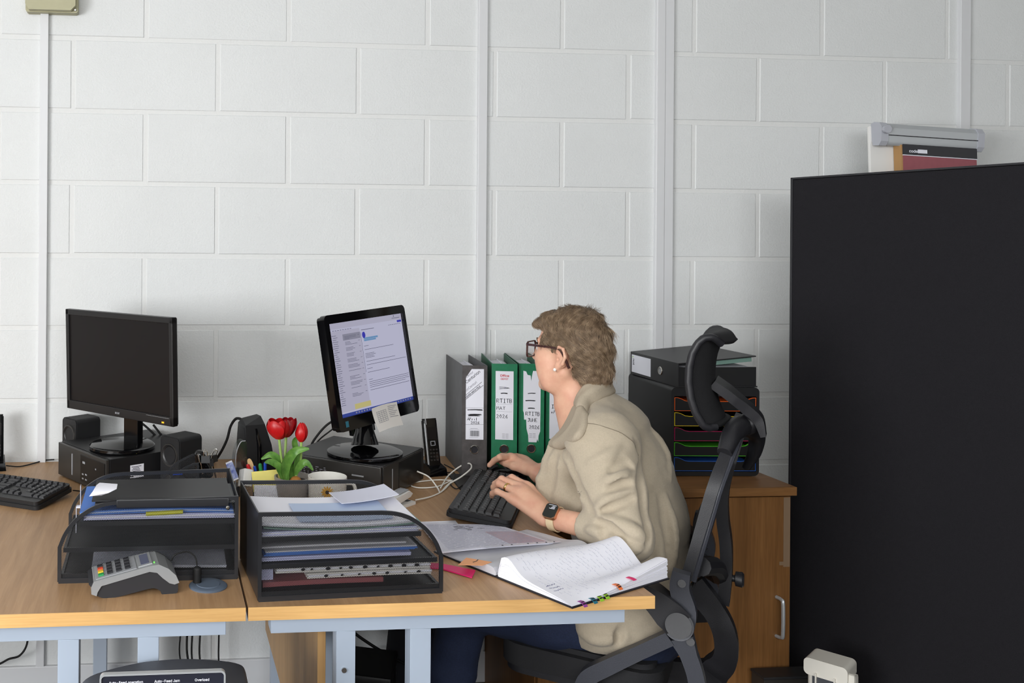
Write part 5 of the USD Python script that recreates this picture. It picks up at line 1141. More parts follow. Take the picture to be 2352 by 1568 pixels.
for i, (x, y) in enumerate(((472, 1052), (480, 1060), (490, 1050))):
    c = on_y(x, y, o[1] - .02 + .016 * i)
    t = Thing('binder_clip', ('leftmost', 'middle', 'rightmost')[i] + ' of the three chrome-handled binder clips in the organiser', 'binder clip', tuple(c))
    t.part('clip_body', xf(prism_yz(Polygon([(-.008, -.010), (.008, -.010), (.0015, .006), (-.0015, .006)]), -.011, .011), rot(20 * i, 10, 0, c)), 'black_plastic', world=True)
    for s in (-1, 1): t.part('clip_handle', tube([c + A([-.005, s * .001, .004]), c + A([-.004 + .003 * i, s * .008, .018]), c + A([.004 + .003 * i, s * .008, .018]), c + A([.005, s * .001, .004])], .0009, 6, 4), 'chrome', world=True)
c = on_y(408, 1087, o[1] - .07)
t = Thing('ballpoint_pen', 'blue pen cap showing above the left letter tray', 'pen', tuple(c))
t.part('barrel', tube([c + A([-.012, 0, .0]), c + A([.012, .0, .001])], .0045, 10), 'marker_blue', world=True); t.part('tip', tube([c + A([.012, 0, .001]), c + A([.03, .01, -.02])], [.004, .003], 8), 'black_plastic', world=True)
c = on_y(500, 1072, o[1] + .12)
t = Thing('cable_tangle', 'small black power adapter with a cord behind the desk organiser', 'adapter', (c[0], c[1], TOP))
t.part('brick', box(c[0] - .02, c[0] + .06, c[1] - .02, c[1] + .03, TOP, TOP + .028, .004), 'black_matt', world=True); t.part('cord', tube([(c[0] + .05, c[1], TOP + .02), (c[0] + .02, c[1] - .03, TOP + .045), (c[0] - .03, c[1] - .02, TOP + .03), (c[0] - .05, c[1] - .0, TOP + .004)], .0025, 7, 5), 'rubber', world=True)
# ------------------------------------------------------------------ soft shapes: distance fields on a grid, drawn out by surface nets
class Field:
    def __init__(s, lo, hi, h):
        s.lo, s.h = A(lo, float), h; s.n = np.ceil((A(hi) - s.lo) / h).astype(int) + 1
        s.a = np.full(s.n, 1.0, np.float32)
    def local(s, lo, hi, pad):
        i0 = np.clip(np.floor((A(lo) - pad - s.lo) / s.h).astype(int), 0, s.n); i1 = np.clip(np.ceil((A(hi) + pad - s.lo) / s.h).astype(int) + 1, 0, s.n)
        if (i1 <= i0).any(): return None, None
        sl = tuple(slice(a, b) for a, b in zip(i0, i1))
        ax = [(s.lo[k] + s.h * np.arange(i0[k], i1[k])).astype(np.float32) for k in range(3)]
        return sl, np.stack(np.meshgrid(*ax, indexing='ij'), -1)
    def mix(s, sl, d, k, mode):
        a = s.a[sl]; d = d.astype(np.float32)
        if mode == 'cut': a = -a
        if k > 0:
            h = np.clip(.5 + .5 * (a - d) / k, 0, 1); r = a * (1 - h) + d * h - k * h * (1 - h)
        else: r = np.minimum(a, d)
        s.a[sl] = -r if mode == 'cut' else r
    def cone(s, a, b, ra, rb, k=.01, mode='add', squash=None):
        """Round cone from a to b; squash = (axis, origin, q) shortens distances along the axis by q (wider body there)."""
        a, b = A(a, float), A(b, float); R = max(ra, rb) / (squash[2] if squash else 1.0)
        sl, P = s.local(np.minimum(a, b) - R, np.maximum(a, b) + R, k * 1.5 + s.h * 3)
        if sl is None: return s
        if squash:
            ax, o, q = squash; P = P - ((P - o) @ ax)[..., None] * ax * (1 - q); a = a - ((a - o) @ ax) * ax * (1 - q); b = b - ((b - o) @ ax) * ax * (1 - q)
        ab = b - a; t = np.clip(((P - a) @ ab) / max(ab @ ab, 1e-9), 0, 1)
        s.mix(sl, np.linalg.norm(P - a - t[..., None] * ab, axis=-1) - (ra + t * (rb - ra)), k, mode); return s
    def chain(s, pts, rs, k=.01, mode='add', squash=None):
        for i in range(len(pts) - 1): s.cone(pts[i], pts[i + 1], rs[i], rs[i + 1], k, mode, squash)
        return s
    def ell(s, c, R, r, k=.01, mode='add'):
        """Ellipsoid with axes = rows of R and radii r."""
        c, r = A(c, float), A(r, float); e = np.abs(A(R).T) @ r
        sl, P = s.local(c - e, c + e, k * 1.5 + s.h * 3)
        if sl is None: return s
        q = (P - c) @ A(R).T; k0 = np.linalg.norm(q / r, axis=-1); k1 = np.linalg.norm(q / r ** 2, axis=-1) + 1e-9
        s.mix(sl, k0 * (k0 - 1) / k1, k, mode); return s
    def plane(s, c, nrm, rad):
        """Cuts away what lies beyond the plane within a ball."""
        c = A(c, float); sl, P = s.local(c - rad, c + rad, 0)
        if sl is None: return s
        d = (P - c) @ A(nrm, float); m = np.linalg.norm(P - c, axis=-1) < rad; s.a[sl] = np.where(m, np.maximum(s.a[sl], d), s.a[sl]).astype(np.float32); return s
    def hit(s, px, py, out=0.0):
        """The first point of the shape along the camera's line of sight to a pixel, moved out along the surface normal."""
        d = ray(px, py); d = d / np.linalg.norm(d); tt = np.arange(1.2, 4.0, .0015); P = EYE + tt[:, None] * d
        i = np.round((P - s.lo) / s.h).astype(int); ok = ((i > 1) & (i < s.n - 2)).all(1); i, P = i[ok], P[ok]; v = s.a[tuple(i.T)]
        k = np.argmax(v < 0) if (v < 0).any() else int(np.argmin(v)); c = i[k]; g = A([s.a[tuple(c + e)] - s.a[tuple(c - e)] for e in np.eye(3, dtype=int)], float)
        return P[k] + g / (np.linalg.norm(g) + 1e-9) * out
    def noise(s, amp, scale, seed=0, octaves=3):
        m = np.abs(s.a) < .03; idx = np.argwhere(m); P = s.lo + idx * s.h
        s.a[m] += ((meshkit.fbm(P * scale, octaves, seed) - .5) * 2 * amp).astype(np.float32); return s
    def mesh(s, smooth=0, keep_largest=True):
        a = s.a; ins = a < 0; n = a.shape
        c = [ins[i:n[0] - 1 + i, j:n[1] - 1 + j, k:n[2] - 1 + k] for i in (0, 1) for j in (0, 1) for k in (0, 1)]
        cnt = sum(x.astype(np.int8) for x in c); cell = np.argwhere((cnt > 0) & (cnt < 8)); num = -np.ones(np.array(n) - 1, np.int32); num[tuple(cell.T)] = np.arange(len(cell))
        V = np.zeros((len(cell), 3)); W = np.zeros(len(cell))
        corner = A([(i, j, k) for i in (0, 1) for j in (0, 1) for k in (0, 1)])
        val = np.stack([a[tuple((cell + q).T)] for q in corner], 1)
        for i in range(8):
            for j in range(i + 1, 8):
                if np.abs(corner[i] - corner[j]).sum() == 1:
                    m = (val[:, i] < 0) != (val[:, j] < 0); t = val[m, i] / (val[m, i] - val[m, j])
                    V[m] += corner[i] + t[:, None] * (corner[j] - corner[i]); W[m] += 1
        V = (cell + V / W[:, None]) * s.h + s.lo; F = []
        for ax in range(3):
            o1, o2 = [(1, 2), (2, 0), (0, 1)][ax]
            sl0 = [slice(1, n[k] - 1) for k in range(3)]; sl1 = list(sl0); sl0[ax] = slice(0, n[ax] - 1); sl1[ax] = slice(1, n[ax])
            A0, A1 = ins[tuple(sl0)], ins[tuple(sl1)]; e = np.argwhere(A0 != A1); flip = A0[tuple(e.T)]
            e = e + A([0 if k == ax else 1 for k in range(3)])
            d1, d2 = np.zeros(3, int), np.zeros(3, int); d1[o1] = 1; d2[o2] = 1
            q = np.stack([num[tuple((e - d1 - d2).T)], num[tuple((e - d2).T)], num[tuple(e.T)], num[tuple((e - d1).T)]], 1)
            q[~flip] = q[~flip][:, ::-1]
            F.append(q)
        q = np.vstack(F); q = q[(q >= 0).all(1)]
        m = TM(V, np.vstack([q[:, [0, 1, 2]], q[:, [0, 2, 3]]]))
        if keep_largest:
            lab = trimesh.graph.connected_component_labels(m.edges_unique, node_count=len(V)); big = np.bincount(lab[m.faces[:, 0]]).argmax()
            m.update_faces(lab[m.faces[:, 0]] == big); m.remove_unreferenced_vertices()
        if smooth:
            from scipy.sparse import coo_matrix, diags
            e = m.edges_unique; n_ = len(m.vertices); L = coo_matrix((np.ones(2 * len(e)), (np.r_[e[:, 0], e[:, 1]], np.r_[e[:, 1], e[:, 0]])), (n_, n_)).tocsr()
            L = diags(1 / np.maximum(np.asarray(L.sum(1)).ravel(), 1)) @ L; v = np.array(m.vertices)
            for _ in range(smooth): v = v + .5 * (L @ v - v); v = v - .52 * (L @ v - v)
            m = TM(v, m.faces)
        return m

# ------------------------------------------------------------------ the office chair
OC = A([1.37, -.68, 0.0]); vd = (OC - EYE)[:2]; vd = vd / np.linalg.norm(vd)
S_ = -A([vd[0], vd[1], 0]); F_ = A([-vd[1], vd[0], 0])                # the woman's left side (towards the camera) and her front
c15, s15 = math.cos(math.radians(-10)), math.sin(math.radians(-10))
FC = A([F_[0] * c15 - F_[1] * s15, F_[0] * s15 + F_[1] * c15, 0]); SC = A([-FC[1], FC[0], 0])   # the chair is turned a little further away
OCH = A([1.47, -.70, 0.0])
B = lambda px, py, s: on_plane(px, py, OC, S_, s)
CM = frame(FC, SC, OCH); CI = np.linalg.inv(CM)
def LC(px, py, s): return (CI @ np.r_[on_plane(px, py, OCH, SC, s), 1])[:3]
t = Thing('office_chair', 'black mesh-backed office chair with headrest that the woman sits on', 'chair', tuple(OCH))
t.M = CM; t.I = CI; UsdGeom.Xformable(t.prim).GetOrderedXformOps()[0].Set(Gf.Matrix4d(*CM.T.ravel().tolist()))
# seat
f0, f1 = LC(1500, 1480, .23)[0] - .02, LC(1128, 1500, .23)[0]
SZ = .455
sp = rounded_poly([(f0, -.24), (f1 - .02, -.225), (f1, 0), (f1 - .02, .225), (f0, .24)], .06)
seat = prism(sp, SZ - .065, SZ - .012); top = prism(sp.buffer(-.018), SZ - .02, SZ)
t.part('seat', cat(seat, top), 'chair_mesh', smooth=50); t.part('seat_shell', prism(sp.buffer(-.01), SZ - .085, SZ - .064), 'chair_plastic')
fm = (f0 + f1) / 2
t.part('mechanism', box(fm - .13, fm + .08, -.07, .07, SZ - .15, SZ - .084, .01), 'chair_plastic'); t.part('gas_column', cyl((fm, 0, .09), (fm, 0, SZ - .14), .026, 20), 'chair_plastic')
for i in range(5):
    a = i * 2 * math.pi / 5 + .3; e = A([fm + .29 * math.cos(a), .29 * math.sin(a), .075])
    l = t.part('base_leg', tube([(fm, 0, .105), (fm + .15 * math.cos(a), .15 * math.sin(a), .098), e], [.026, .022, .016], 10), 'chair_plastic')
    t.part('castor', cyl(e + A([0, -.02, -.045]), e + A([0, .02, -.045]), .028, 18), 'rubber', under=l)
# back frame: a loop of moulded plastic with a mesh panel
bt, bm, bb = LC(1684, 996, .13), LC(1640, 1110, .195), LC(1577, 1325, .205)
bx = lambda z: float(np.interp(z, [bb[2] - .10, bb[2], bm[2], bt[2], bt[2] + .05], [bb[0] + .0, bb[0], bm[0], bt[0], bt[0] - .01]))
def hw(z): return float(np.interp(z, [bb[2] - .08, bb[2], bm[2], bt[2] - .02, bt[2] + .015], [.17, .205, .195, .13, .03]))
zz = np.linspace(bb[2], bt[2] + .012, 14)
for sgn, nm in ((1, 'near'), (-1, 'far')):
    pts = [(bx(z), sgn * hw(z), z) for z in zz]
    u = t.part('back_frame', strip(pts, [.044, .042, .038, .030, .018], [.022, .022, .024, .024, .018], (1, 0, .35), smooth=2), 'chair_plastic', smooth=50)
    t.part('frame_ridge', tube([(p[0] - .0135, p[1] + sgn * .006, p[2] - .004) for p in pts], .0075, 8, 2), 'chair_plastic_light', under=u)
def mesh_fn(u, v): z = bb[2] - .03 + (bt[2] - .085 - bb[2] + .03) * v; w = hw(z) - .008; s = (2 * u - 1); return (bx(z) - .010 + .030 * (1 - s * s) * math.sin(math.pi * min(1, v * 1.15)), s * w, z)
g = grid(mesh_fn, 15, 18); t.part('back_mesh', TM(np.vstack([g.vertices, g.vertices + A([-.004, 0, 0])]), np.vstack([g.faces, g.faces[:, ::-1] + len(g.vertices)])), 'chair_mesh', smooth=60)
# spine, lumbar bar and the loop under the back
sp_ = [LC(1700, 985, 0), LC(1664, 1110, 0), LC(1660, 1180, 0), LC(1668, 1250, 0), LC(1668, 1320, 0), LC(1662, 1384, 0)]
t.part('spine', strip(sp_, [.07, .05, .05, .045, .040, .036], [.026] * 6, (1, 0, .2), smooth=4), 'chair_plastic', smooth=50)
kn = t.part('lumbar_knob', xf(lathe([(0, 0), (.008, 0), (.008, .018), (.017, .02), (.018, .034), (.014, .038), (0, .038)], 20), frame((0, 1, 0), (0, 0, 1), LC(1668, 1325, 0)) @ rot(0, 0, 180)), 'chair_plastic')
t.part('lumbar_bar', tube([LC(1610, 1300, .18), LC(1640, 1300, .08), LC(1650, 1320, 0), LC(1640, 1315, -.1), LC(1615, 1300, -.18)], .022, 10, 4), 'chair_plastic')
lp = [LC(1590, 1340, .05), LC(1640, 1400, .05), LC(1664, 1450, .05), LC(1668, 1500, .04), LC(1650, 1530, .02), LC(1600, 1550, 0), (fm - .02, 0, SZ - .12)]
t.part('tilt_bracket', strip(lp, [.06, .05, .05, .05, .06, .07, .08], .03, (0, 1, 0), smooth=5), 'chair_plastic', smooth=50)
# headrest
hc = [LC(*p) for p in ((1692, 782, 0), (1672, 766, 0), (1648, 772, 0), (1628, 808, 0), (1622, 862, 0), (1632, 918, 0), (1656, 962, 0), (1680, 966, 0))]
hcs = spline(hc, 5); nh = len(hcs); tg = np.gradient(hcs, axis=0); tg /= np.linalg.norm(tg, axis=1, keepdims=True)
def head_fn(u, v, off):
    i = min(int(round(u * (nh - 1))), nh - 1); s = 2 * v - 1
    w = .135 * (1 - .25 * abs(2 * u - 1) ** 3); nrm = A([tg[i][2], 0, -tg[i][0]]); nrm = nrm / np.linalg.norm(nrm)
    return hcs[i] + A([.030 * s * s, s * w, 0]) + nrm * off * (math.sin(math.pi * min(max(u, .03), .97)) ** .5) * (1 - .75 * abs(s) ** 4)
g1 = grid(lambda u, v: head_fn(u, v, .020), nh, 15); g0 = grid(lambda u, v: head_fn(u, v, -.012), nh, 15)
rim = np.r_[np.arange(nh) * 15, (nh - 1) * 15 + np.arange(1, 15), (np.arange(nh - 2, -1, -1)) * 15 + 14, np.arange(13, 0, -1)]; r2 = np.roll(rim, -1); n = nh * 15
V = np.vstack([g1.vertices, g0.vertices]); Fh = np.vstack([g1.faces, g0.faces[:, ::-1] + n, np.c_[rim, rim + n, r2 + n], np.c_[rim, r2 + n, r2]])
hm = TM(V, Fh); hm.fix_normals()
hr = t.part('headrest', hm, 'chair_mesh', smooth=60)
t.part('headrest_rim', tube([head_fn(u, 1.0, .0) + A([-.004, 0, 0]) for u in np.linspace(0, 1, 24)], .009, 8), 'chair_plastic', under=hr, smooth=60)
t.part('headrest_rim', tube([head_fn(u, 0.0, .0) + A([-.004, 0, 0]) for u in np.linspace(0, 1, 24)], .009, 8), 'chair_plastic', under=hr, smooth=60)
t.part('headrest_bracket', strip([LC(1640, 876, 0), LC(1668, 896, 0), LC(1690, 914, 0), LC(1716, 936, 0), LC(1742, 962, 0), LC(1754, 1000, 0)], [.11, .10, .09, .07, .055, .05], [.02, .022, .022, .024, .022, .012], (1, 0, .6), smooth=5), 'chair_plastic', smooth=50)
t.part('back_yoke', cat(tube([LC(1664, 1040, .165), LC(1677, 1006, .13), LC(1690, 986, .07), LC(1704, 978, 0), LC(1722, 982, -.07), LC(1738, 1000, -.13), LC(1732, 1040, -.16), LC(1714, 1074, -.18)], [.016, .020, .024, .026, .024, .02, .016, .010], 12, 5), tube([LC(1742, 962, 0), LC(1722, 972, 0), LC(1702, 980, 0)], [.020, .026, .024], 12, 3)), 'chair_plastic', smooth=50)
# arms
for sgn in (1, -1):
    q = lambda px, py, s=.262: LC(px, py, s) * A([1, sgn, 1])
    up = t.part('arm_bracket', cat(strip([q(1566, 1312), q(1562, 1350), q(1575, 1400), q(1566, 1440)], [.036, .040, .044, .05], .026, (0, sgn, 0), smooth=4), cyl(q(1558, 1437, .25), q(1558, 1437, .285), .031, 28)), 'chair_plastic_light', smooth=40)
    t.part('arm_disc', cyl(q(1558, 1437, .284), q(1558, 1437, .3025), .0265, 32), 'chair_plastic', under=up)
    for px_2, py_2 in ((1566, 1340), (1586, 1474)): t.part('bolt', cyl(q(px_2, py_2, .268), q(px_2, py_2, .279), .0085, 18), 'chair_plastic', under=up)
    t.part('arm_pad', strip([q(1470, 1345, .27), q(1500, 1368, .27), q(1535, 1404, .268), q(1556, 1428, .266)], [.05, .055, .055, .05], [.034, .05, .065, .065], (.35, 0, .9), smooth=4), 'chair_plastic', smooth=50)
    t.part('arm_strut', strip([q(1540, 1462), q(1470, 1494), q(1400, 1526), q(1352, 1552), q(1335, 1590)], [.030, .030, .034, .036, .036], [.030, .030, .034, .034, .032], (0, sgn, 0), smooth=5), 'chair_plastic_light', smooth=50)
    t.part('arm_strut', strip([q(1566, 1462), q(1582, 1500), q(1598, 1548), q(1606, 1600)], [.050, .036, .034, .034], .026, (0, sgn, 0), smooth=5), 'chair_plastic_light', smooth=50)
    t.part('arm_foot', strip([q(1335, 1585), q(1400, 1592), q(1500, 1598), q(1606, 1598)], .030, .024, (0, sgn, 0), smooth=3), 'chair_plastic')
# ------------------------------------------------------------------ the woman
W = Thing('person', 'woman in a beige blazer and glasses typing at the right desk', 'person', (OC[0], OC[1], 0))
# head frame: f = where she looks, l = her left, u = up
pit = math.radians(1.5); HS = .93; fy = A([-.585, .81, 0]); fy /= np.linalg.norm(fy)
HF = fy * math.cos(pit) + A([0, 0, math.sin(pit)]); HL = A([-fy[1], fy[0], 0]); HU = np.cross(HF, HL); HR = A([HF, HL, HU])
HC = B(1316, 808, 0.0)
H = lambda f, l, u: HC + (HF * f + HL * l + HU * u) * HS
wl = on_z(1258, 1186, TOP + .040); kL = {}
fingersL = {'index': [(1193, 1097, .104), (1163, 1080, .113), (1143, 1090, .096), (1139, 1101, .080)], 'middle': [(1187, 1107, .097), (1146, 1090, .106), (1131, 1101, .088), (1132, 1112, .072)],
            'ring': [(1180, 1124, .086), (1142, 1104, .095), (1130, 1113, .079), (1133, 1123, .065)], 'little': [(1172, 1142, .073), (1147, 1130, .082), (1136, 1134, .072), (1134, 1141, .060)], 'thumb': [(1215, 1140, .06), (1190, 1120, .048), (1165, 1108, .044), (1152, 1104, .042)]}
lens = {'index': (.047, .028, .022), 'middle': (.052, .031, .023), 'ring': (.047, .029, .022), 'little': (.037, .023, .020), 'thumb': (.040, .032, .026)}
fingersR = {'index': [(1188, 1057, .068), (1162, 1058, .072), (1146, 1066, .055), (1137, 1075, .042)], 'middle': [(1192, 1053, .070), (1166, 1051, .075), (1148, 1058, .058), (1142, 1066, .044)],
            'ring': [(1197, 1053, .066), (1174, 1049, .066), (1160, 1055, .05), (1154, 1062, .034)], 'little': [(1203, 1056, .058), (1185, 1050, .054), (1174, 1052, .038), (1170, 1056, .02)], 'thumb': [(1216, 1090, .045), (1195, 1088, .038), (1178, 1086, .030), (1168, 1085, .026)]}
wr = on_z(1238, 1089, TOP + .045)
def finger_chain(d, name, mcp):
    """Bone lengths of a real hand along the directions read off the photograph."""
    P = [on_z(x, y, TOP + z) for x, y, z in d[name]]; out = [mcp]
    for i in range(3):
        v = P[i + 1] - P[i]; v[1] = np.clip(v[1], -.9 * np.linalg.norm(v[[0, 2]]) - .01, .9 * np.linalg.norm(v[[0, 2]]) + .01); out.append(out[-1] + v / np.linalg.norm(v) * lens[name][i])
    return out
elL = B(1437, 1231, .285); shL = B(1380, 1040, .165)
shR = A(shL) - 2 * ((shL - OC) @ S_) * S_ ; elR = A([1.50, -.375, .82])
body = Field((1.02, -1.12, .60), (1.62, -.12, 1.30), .0029)
body.chain([B(1440, 1250, 0), B(1420, 1100, 0), B(1395, 1010, 0), B(1356, 962, 0)], [.085, .09, .07, .05], .03, squash=(S_, OC, .75))
body.cone(B(1365, 985, .03), shL, .045, .04, .03); body.cone(B(1365, 985, -.03), shR, .045, .04, .03)
body.cone(B(1312, 880, 0.0), B(1352, 965, 0.0), .049, .060, .02)
body.cone(B(1302, 935, 0.0), B(1325, 985, 0.0), .026, .042, .03)
body.chain([shL, elL, wl], [.036, .031, .0245], .012); body.chain([shR, elR, wr], [.040, .036, .0255], .012)
# hands
def hand(wrist, d, side):
    tgt = {k: on_z(*v[0][:2], TOP + v[0][2]) for k, v in d.items()}
    mid = (tgt['index'] + tgt['little']) / 2; dirv = mid - wrist; dirv /= np.linalg.norm(dirv); ctr = wrist + dirv * .092
    across = tgt['little'] - tgt['index']; across -= dirv * (across @ dirv); across /= np.linalg.norm(across); upv = np.cross(across, dirv); upv = upv if upv[2] > 0 else -upv
    M = {'index': ctr - across * .033 + dirv * .004, 'middle': ctr - across * .011 + dirv * .008 + upv * .003, 'ring': ctr + across * .011 + dirv * .004 + upv * .001, 'little': ctr + across * .032 - dirv * .006 - upv * .004}
    for k, p in M.items():
        body.cone(wrist + (p - ctr) * .45 + dirv * .005, p, .0155, .0118, .010)
        ch = finger_chain(d, k, p); r = {'index': .0088, 'middle': .0090, 'ring': .0086, 'little': .0075}[k]
        body.cone(p - dirv * .010 + upv * .002, p + (ch[1] - p) * .15, .0108, .0100, .006)
        body.chain(ch, [r * 1.12, r, r * .92, r * .78], .0035)
        kL[(side, k)] = ch
    body.cone(wrist + dirv * .03, ctr - dirv * .015, .020, .021, .012); body.cone(wrist + dirv * .035 - upv * .006 - across * .02, wrist + dirv * .055 - upv * .008 - across * .026, .014, .012, .01)
    tb = wrist + dirv * .030 - across * .022 - upv * .006
    c1 = tb + dirv * .032 - across * .018 - upv * .010; c2 = c1 + dirv * .030 - across * .004 - upv * .006; c3 = c2 + dirv * .024 - upv * .006 + across * .002
    body.chain([tb, c1, c2, c3], [.0145, .0110, .0095, .0078], .006); kL[(side, 'thumb')] = [tb, c1, c2, c3]
    return dirv, across, upv
hL = hand(wl, fingersL, 'L'); hR = hand(wr, fingersR, 'R')
# head
E3 = lambda c, r, k=.01, mode='add', R=HR: body.ell(H(*c), R, A(r) * HS, k, mode)
hcone = lambda a, b, ra, rb, k=.01, mode='add': body.cone(a, b, ra * HS, rb * HS, k, mode)
hchain = lambda p, r, k=.01: body.chain(p, [x * HS for x in r], k)
E3((-.008, 0, .034), (.080, .070, .077), .01)
E3((.026, 0, -.030), (.062, .056, .080), .03)
E3((.050, 0, .038), (.038, .046, .042), .025)
for s in (1, -1):
    hcone(H(-.004, s * .056, -.050), H(.040, s * .040, -.088), .017, .018, .02); hcone(H(.040, s * .040, -.088), H(.074, s * .010, -.098), .018, .015, .018)
    E3((.060, s * .038, -.020), (.030, .026, .030), .02); E3((.050, s * .042, -.055), (.030, .020, .034), .02)
    hcone(H(.090, s * .014, .024), H(.078, s * .044, .026), .008, .004, .014)
    E3((.094, s * .031, .006), (.014, .016, .010), .010, 'cut')
    hcone(H(.082, s * .018, .0125), H(.077, s * .046, .010), .0062, .005, .004); hcone(H(.081, s * .018, -.006), H(.075, s * .045, -.004), .0052, .004, .004)
    E3((.099, s * .010, -.031), (.011, .008, .0075), .005)
    # ear: rim, lobe and hollow
    EA = A([HF * .94 - HU * .25 + HL * .25, HL, HU]); EA = np.linalg.qr(EA.T)[0].T
    E3((-.010, s * .074, -.008), (.017, .0085, .030), .004); hcone(H(.0, s * .075, -.030), H(.002, s * .074, -.040), .0085, .0078, .006)
    hchain([H(.002, s * .078, .006), H(-.006, s * .083, .020), H(-.020, s * .085, .016), H(-.026, s * .085, -.004), H(-.018, s * .083, -.024), H(-.004, s * .079, -.036)], [.0038, .0042, .0044, .0044, .0042, .0040], .003)
    E3((-.008, s * .086, -.002), (.0105, .0075, .017), .004, 'cut'); E3((-.001, s * .084, -.014), (.006, .010, .007), .003, 'cut')
hchain([H(.088, 0, .020), H(.102, 0, -.004), H(.113, 0, -.026)], [.0085, .0090, .0105], .010)
E3((.074, 0, -.055), (.021, .034, .032), .016); E3((.076, 0, -.100), (.020, .020, .014), .014)
for u, f in ((-.0555, .0960), (-.0665, .0945)): hchain([H(f - .010, .021, u - .001), H(f - .001, .008, u + .001), H(f - .001, -.008, u + .001), H(f - .010, -.021, u - .001)], [.003, .0052, .0052, .003], .006)
hcone(H(.1015, .014, -.0612), H(.1015, -.014, -.0612), .0016, .0016, .003, 'cut')
bmesh = body.mesh(3)
W.part('body', bmesh, 'skin', world=True, smooth=True)
for s in (1, -1):
    e = W.part('eye', ball(H(.0795, s * .031, .004), .0118, 3), 'eye_white', world=True, smooth=True)
    W.part('iris', ball(H(.0795, s * .031, .004) + (HF + HU * -.1) * .0072, .0058, 2), 'eye_iris', under=e, world=True, smooth=True)
W.part('lips', cat(tube([H(.0920, .020, -.0560), H(.1000, .007, -.0545), H(.1000, -.007, -.0545), H(.0920, -.020, -.0560)], [.0012, .0030, .0030, .0012], 8, 4), tube([H(.0910, .018, -.0655), H(.0985, .007, -.0670), H(.0985, -.007, -.0670), H(.0910, -.018, -.0655)], [.0012, .0034, .0034, .0012], 8, 4)), 'lips', world=True, smooth=True)
for s in (1, -1): W.part('eyebrow', strip([H(.094, s * .014, .024), H(.0925, s * .030, .029), H(.080, s * .048, .024)], [.005, .005, .002], .003, HF, smooth=4), 'hair_base', world=True)
# nails
for (sd, k), ch in kL.items():
    up = (hL if sd == 'L' else hR)[2]; v = ch[3] - ch[2]; v = v / np.linalg.norm(v); nn = up - v * (up @ v); nn /= np.linalg.norm(nn)
    W.part('fingernail', ball((0, 0, 0), (.0062, .0042, .0012), 2).apply_transform(frame(v, np.cross(nn, v), ch[3] - v * .002 + nn * (.0058 if k != 'little' else .0050))), 'nail', world=True, smooth=True)
# hair: a cap shaped by the hairline, then single strands combed over it
HLN = A([(.118, .112), (.100, .060), (.086, .054), (.070, .046), (.060, .026), (.056, .000), (.040, -.026), (.030, -.024), (.020, -.002), (.010, .020), (-.006, .027), (-.026, .022), (-.034, -.006), (-.036, -.050), (-.050, -.078), (-.072, -.092), (-.12, -.092), (-.16, .0), (-.14, .16), (.10, .16)])
def poly_sd(x, y, P):
    d = np.full(x.shape, 9.0); ins = np.zeros(x.shape, bool)
    for i in range(len(P)):
        a, b = P[i], P[i - 1]; e = b - a; wx, wy = x - a[0], y - a[1]; t_ = np.clip((wx * e[0] + wy * e[1]) / (e @ e), 0, 1)
        d = np.minimum(d, (wx - e[0] * t_) ** 2 + (wy - e[1] * t_) ** 2); c1 = (y >= a[1]) != (y >= b[1]); xx = a[0] + (y - a[1]) / (e[1] if abs(e[1]) > 1e-9 else 1e-9) * e[0]; ins ^= c1 & (x < xx)
    return np.sqrt(d) * np.where(ins, -1, 1)
hf = Field((-.16, -.12, -.12), (.14, .12, .16), .0034); I3 = np.eye(3)
hf.ell((-.010, 0, .036), I3, (.088, .078, .089), .01); hf.ell((-.036, 0, -.010), I3, (.066, .067, .072), .03); hf.ell((-.058, 0, -.048), I3, (.050, .054, .050), .02)
hf.ell((.052, 0, .078), I3, (.042, .052, .030), .02); hf.cone((.064, .030, .082), (.086, .042, .070), .017, .011, .012); hf.cone((.066, -.01, .084), (.090, .012, .074), .017, .011, .012)
for q in range(26):
    a = rnd.uniform(0, 6.283); hh = rnd.uniform(.04, .112); r_ = .073 * math.sqrt(max(.05, 1 - ((hh - .034) / .087) ** 2))
    hf.cone((-.012 + 1.08 * r_ * math.cos(a), r_ * math.sin(a) * .95, hh), (-.012 + 1.12 * r_ * math.cos(a) + .02, r_ * math.sin(a + .1), hh - .03), .010, .006, .010)
ax = [hf.lo[k] + hf.h * np.arange(hf.n[k]) for k in range(3)]; gx, gy, gz = np.meshgrid(*ax, indexing='ij')
cut = poly_sd(gx - np.maximum(0, np.abs(gy) - .035) * .10, gz, HLN) + (meshkit.noise(np.stack([gx, gy, gz], -1) * 90, 4) - .5) * .008
hf.a = np.maximum(hf.a, cut.astype(np.float32)); hf.noise(.0065, 42, 3); hf.noise(.0025, 120, 9)
hm = hf.mesh(2); HM = np.eye(4); HM[:3, 0], HM[:3, 1], HM[:3, 2], HM[:3, 3] = HF * HS, HL * HS, HU * HS, HC
hair = W.part('hair', xf(hm, HM), 'hair_base', world=True, smooth=True, label='short tousled light brown hair')
vn = hm.vertex_normals; q = np.random.default_rng(3); N_ = 17000
pick = q.choice(len(hm.vertices), N_); pts, cnt, wid = [], [], []
crown = A([-.055, .010, .118])
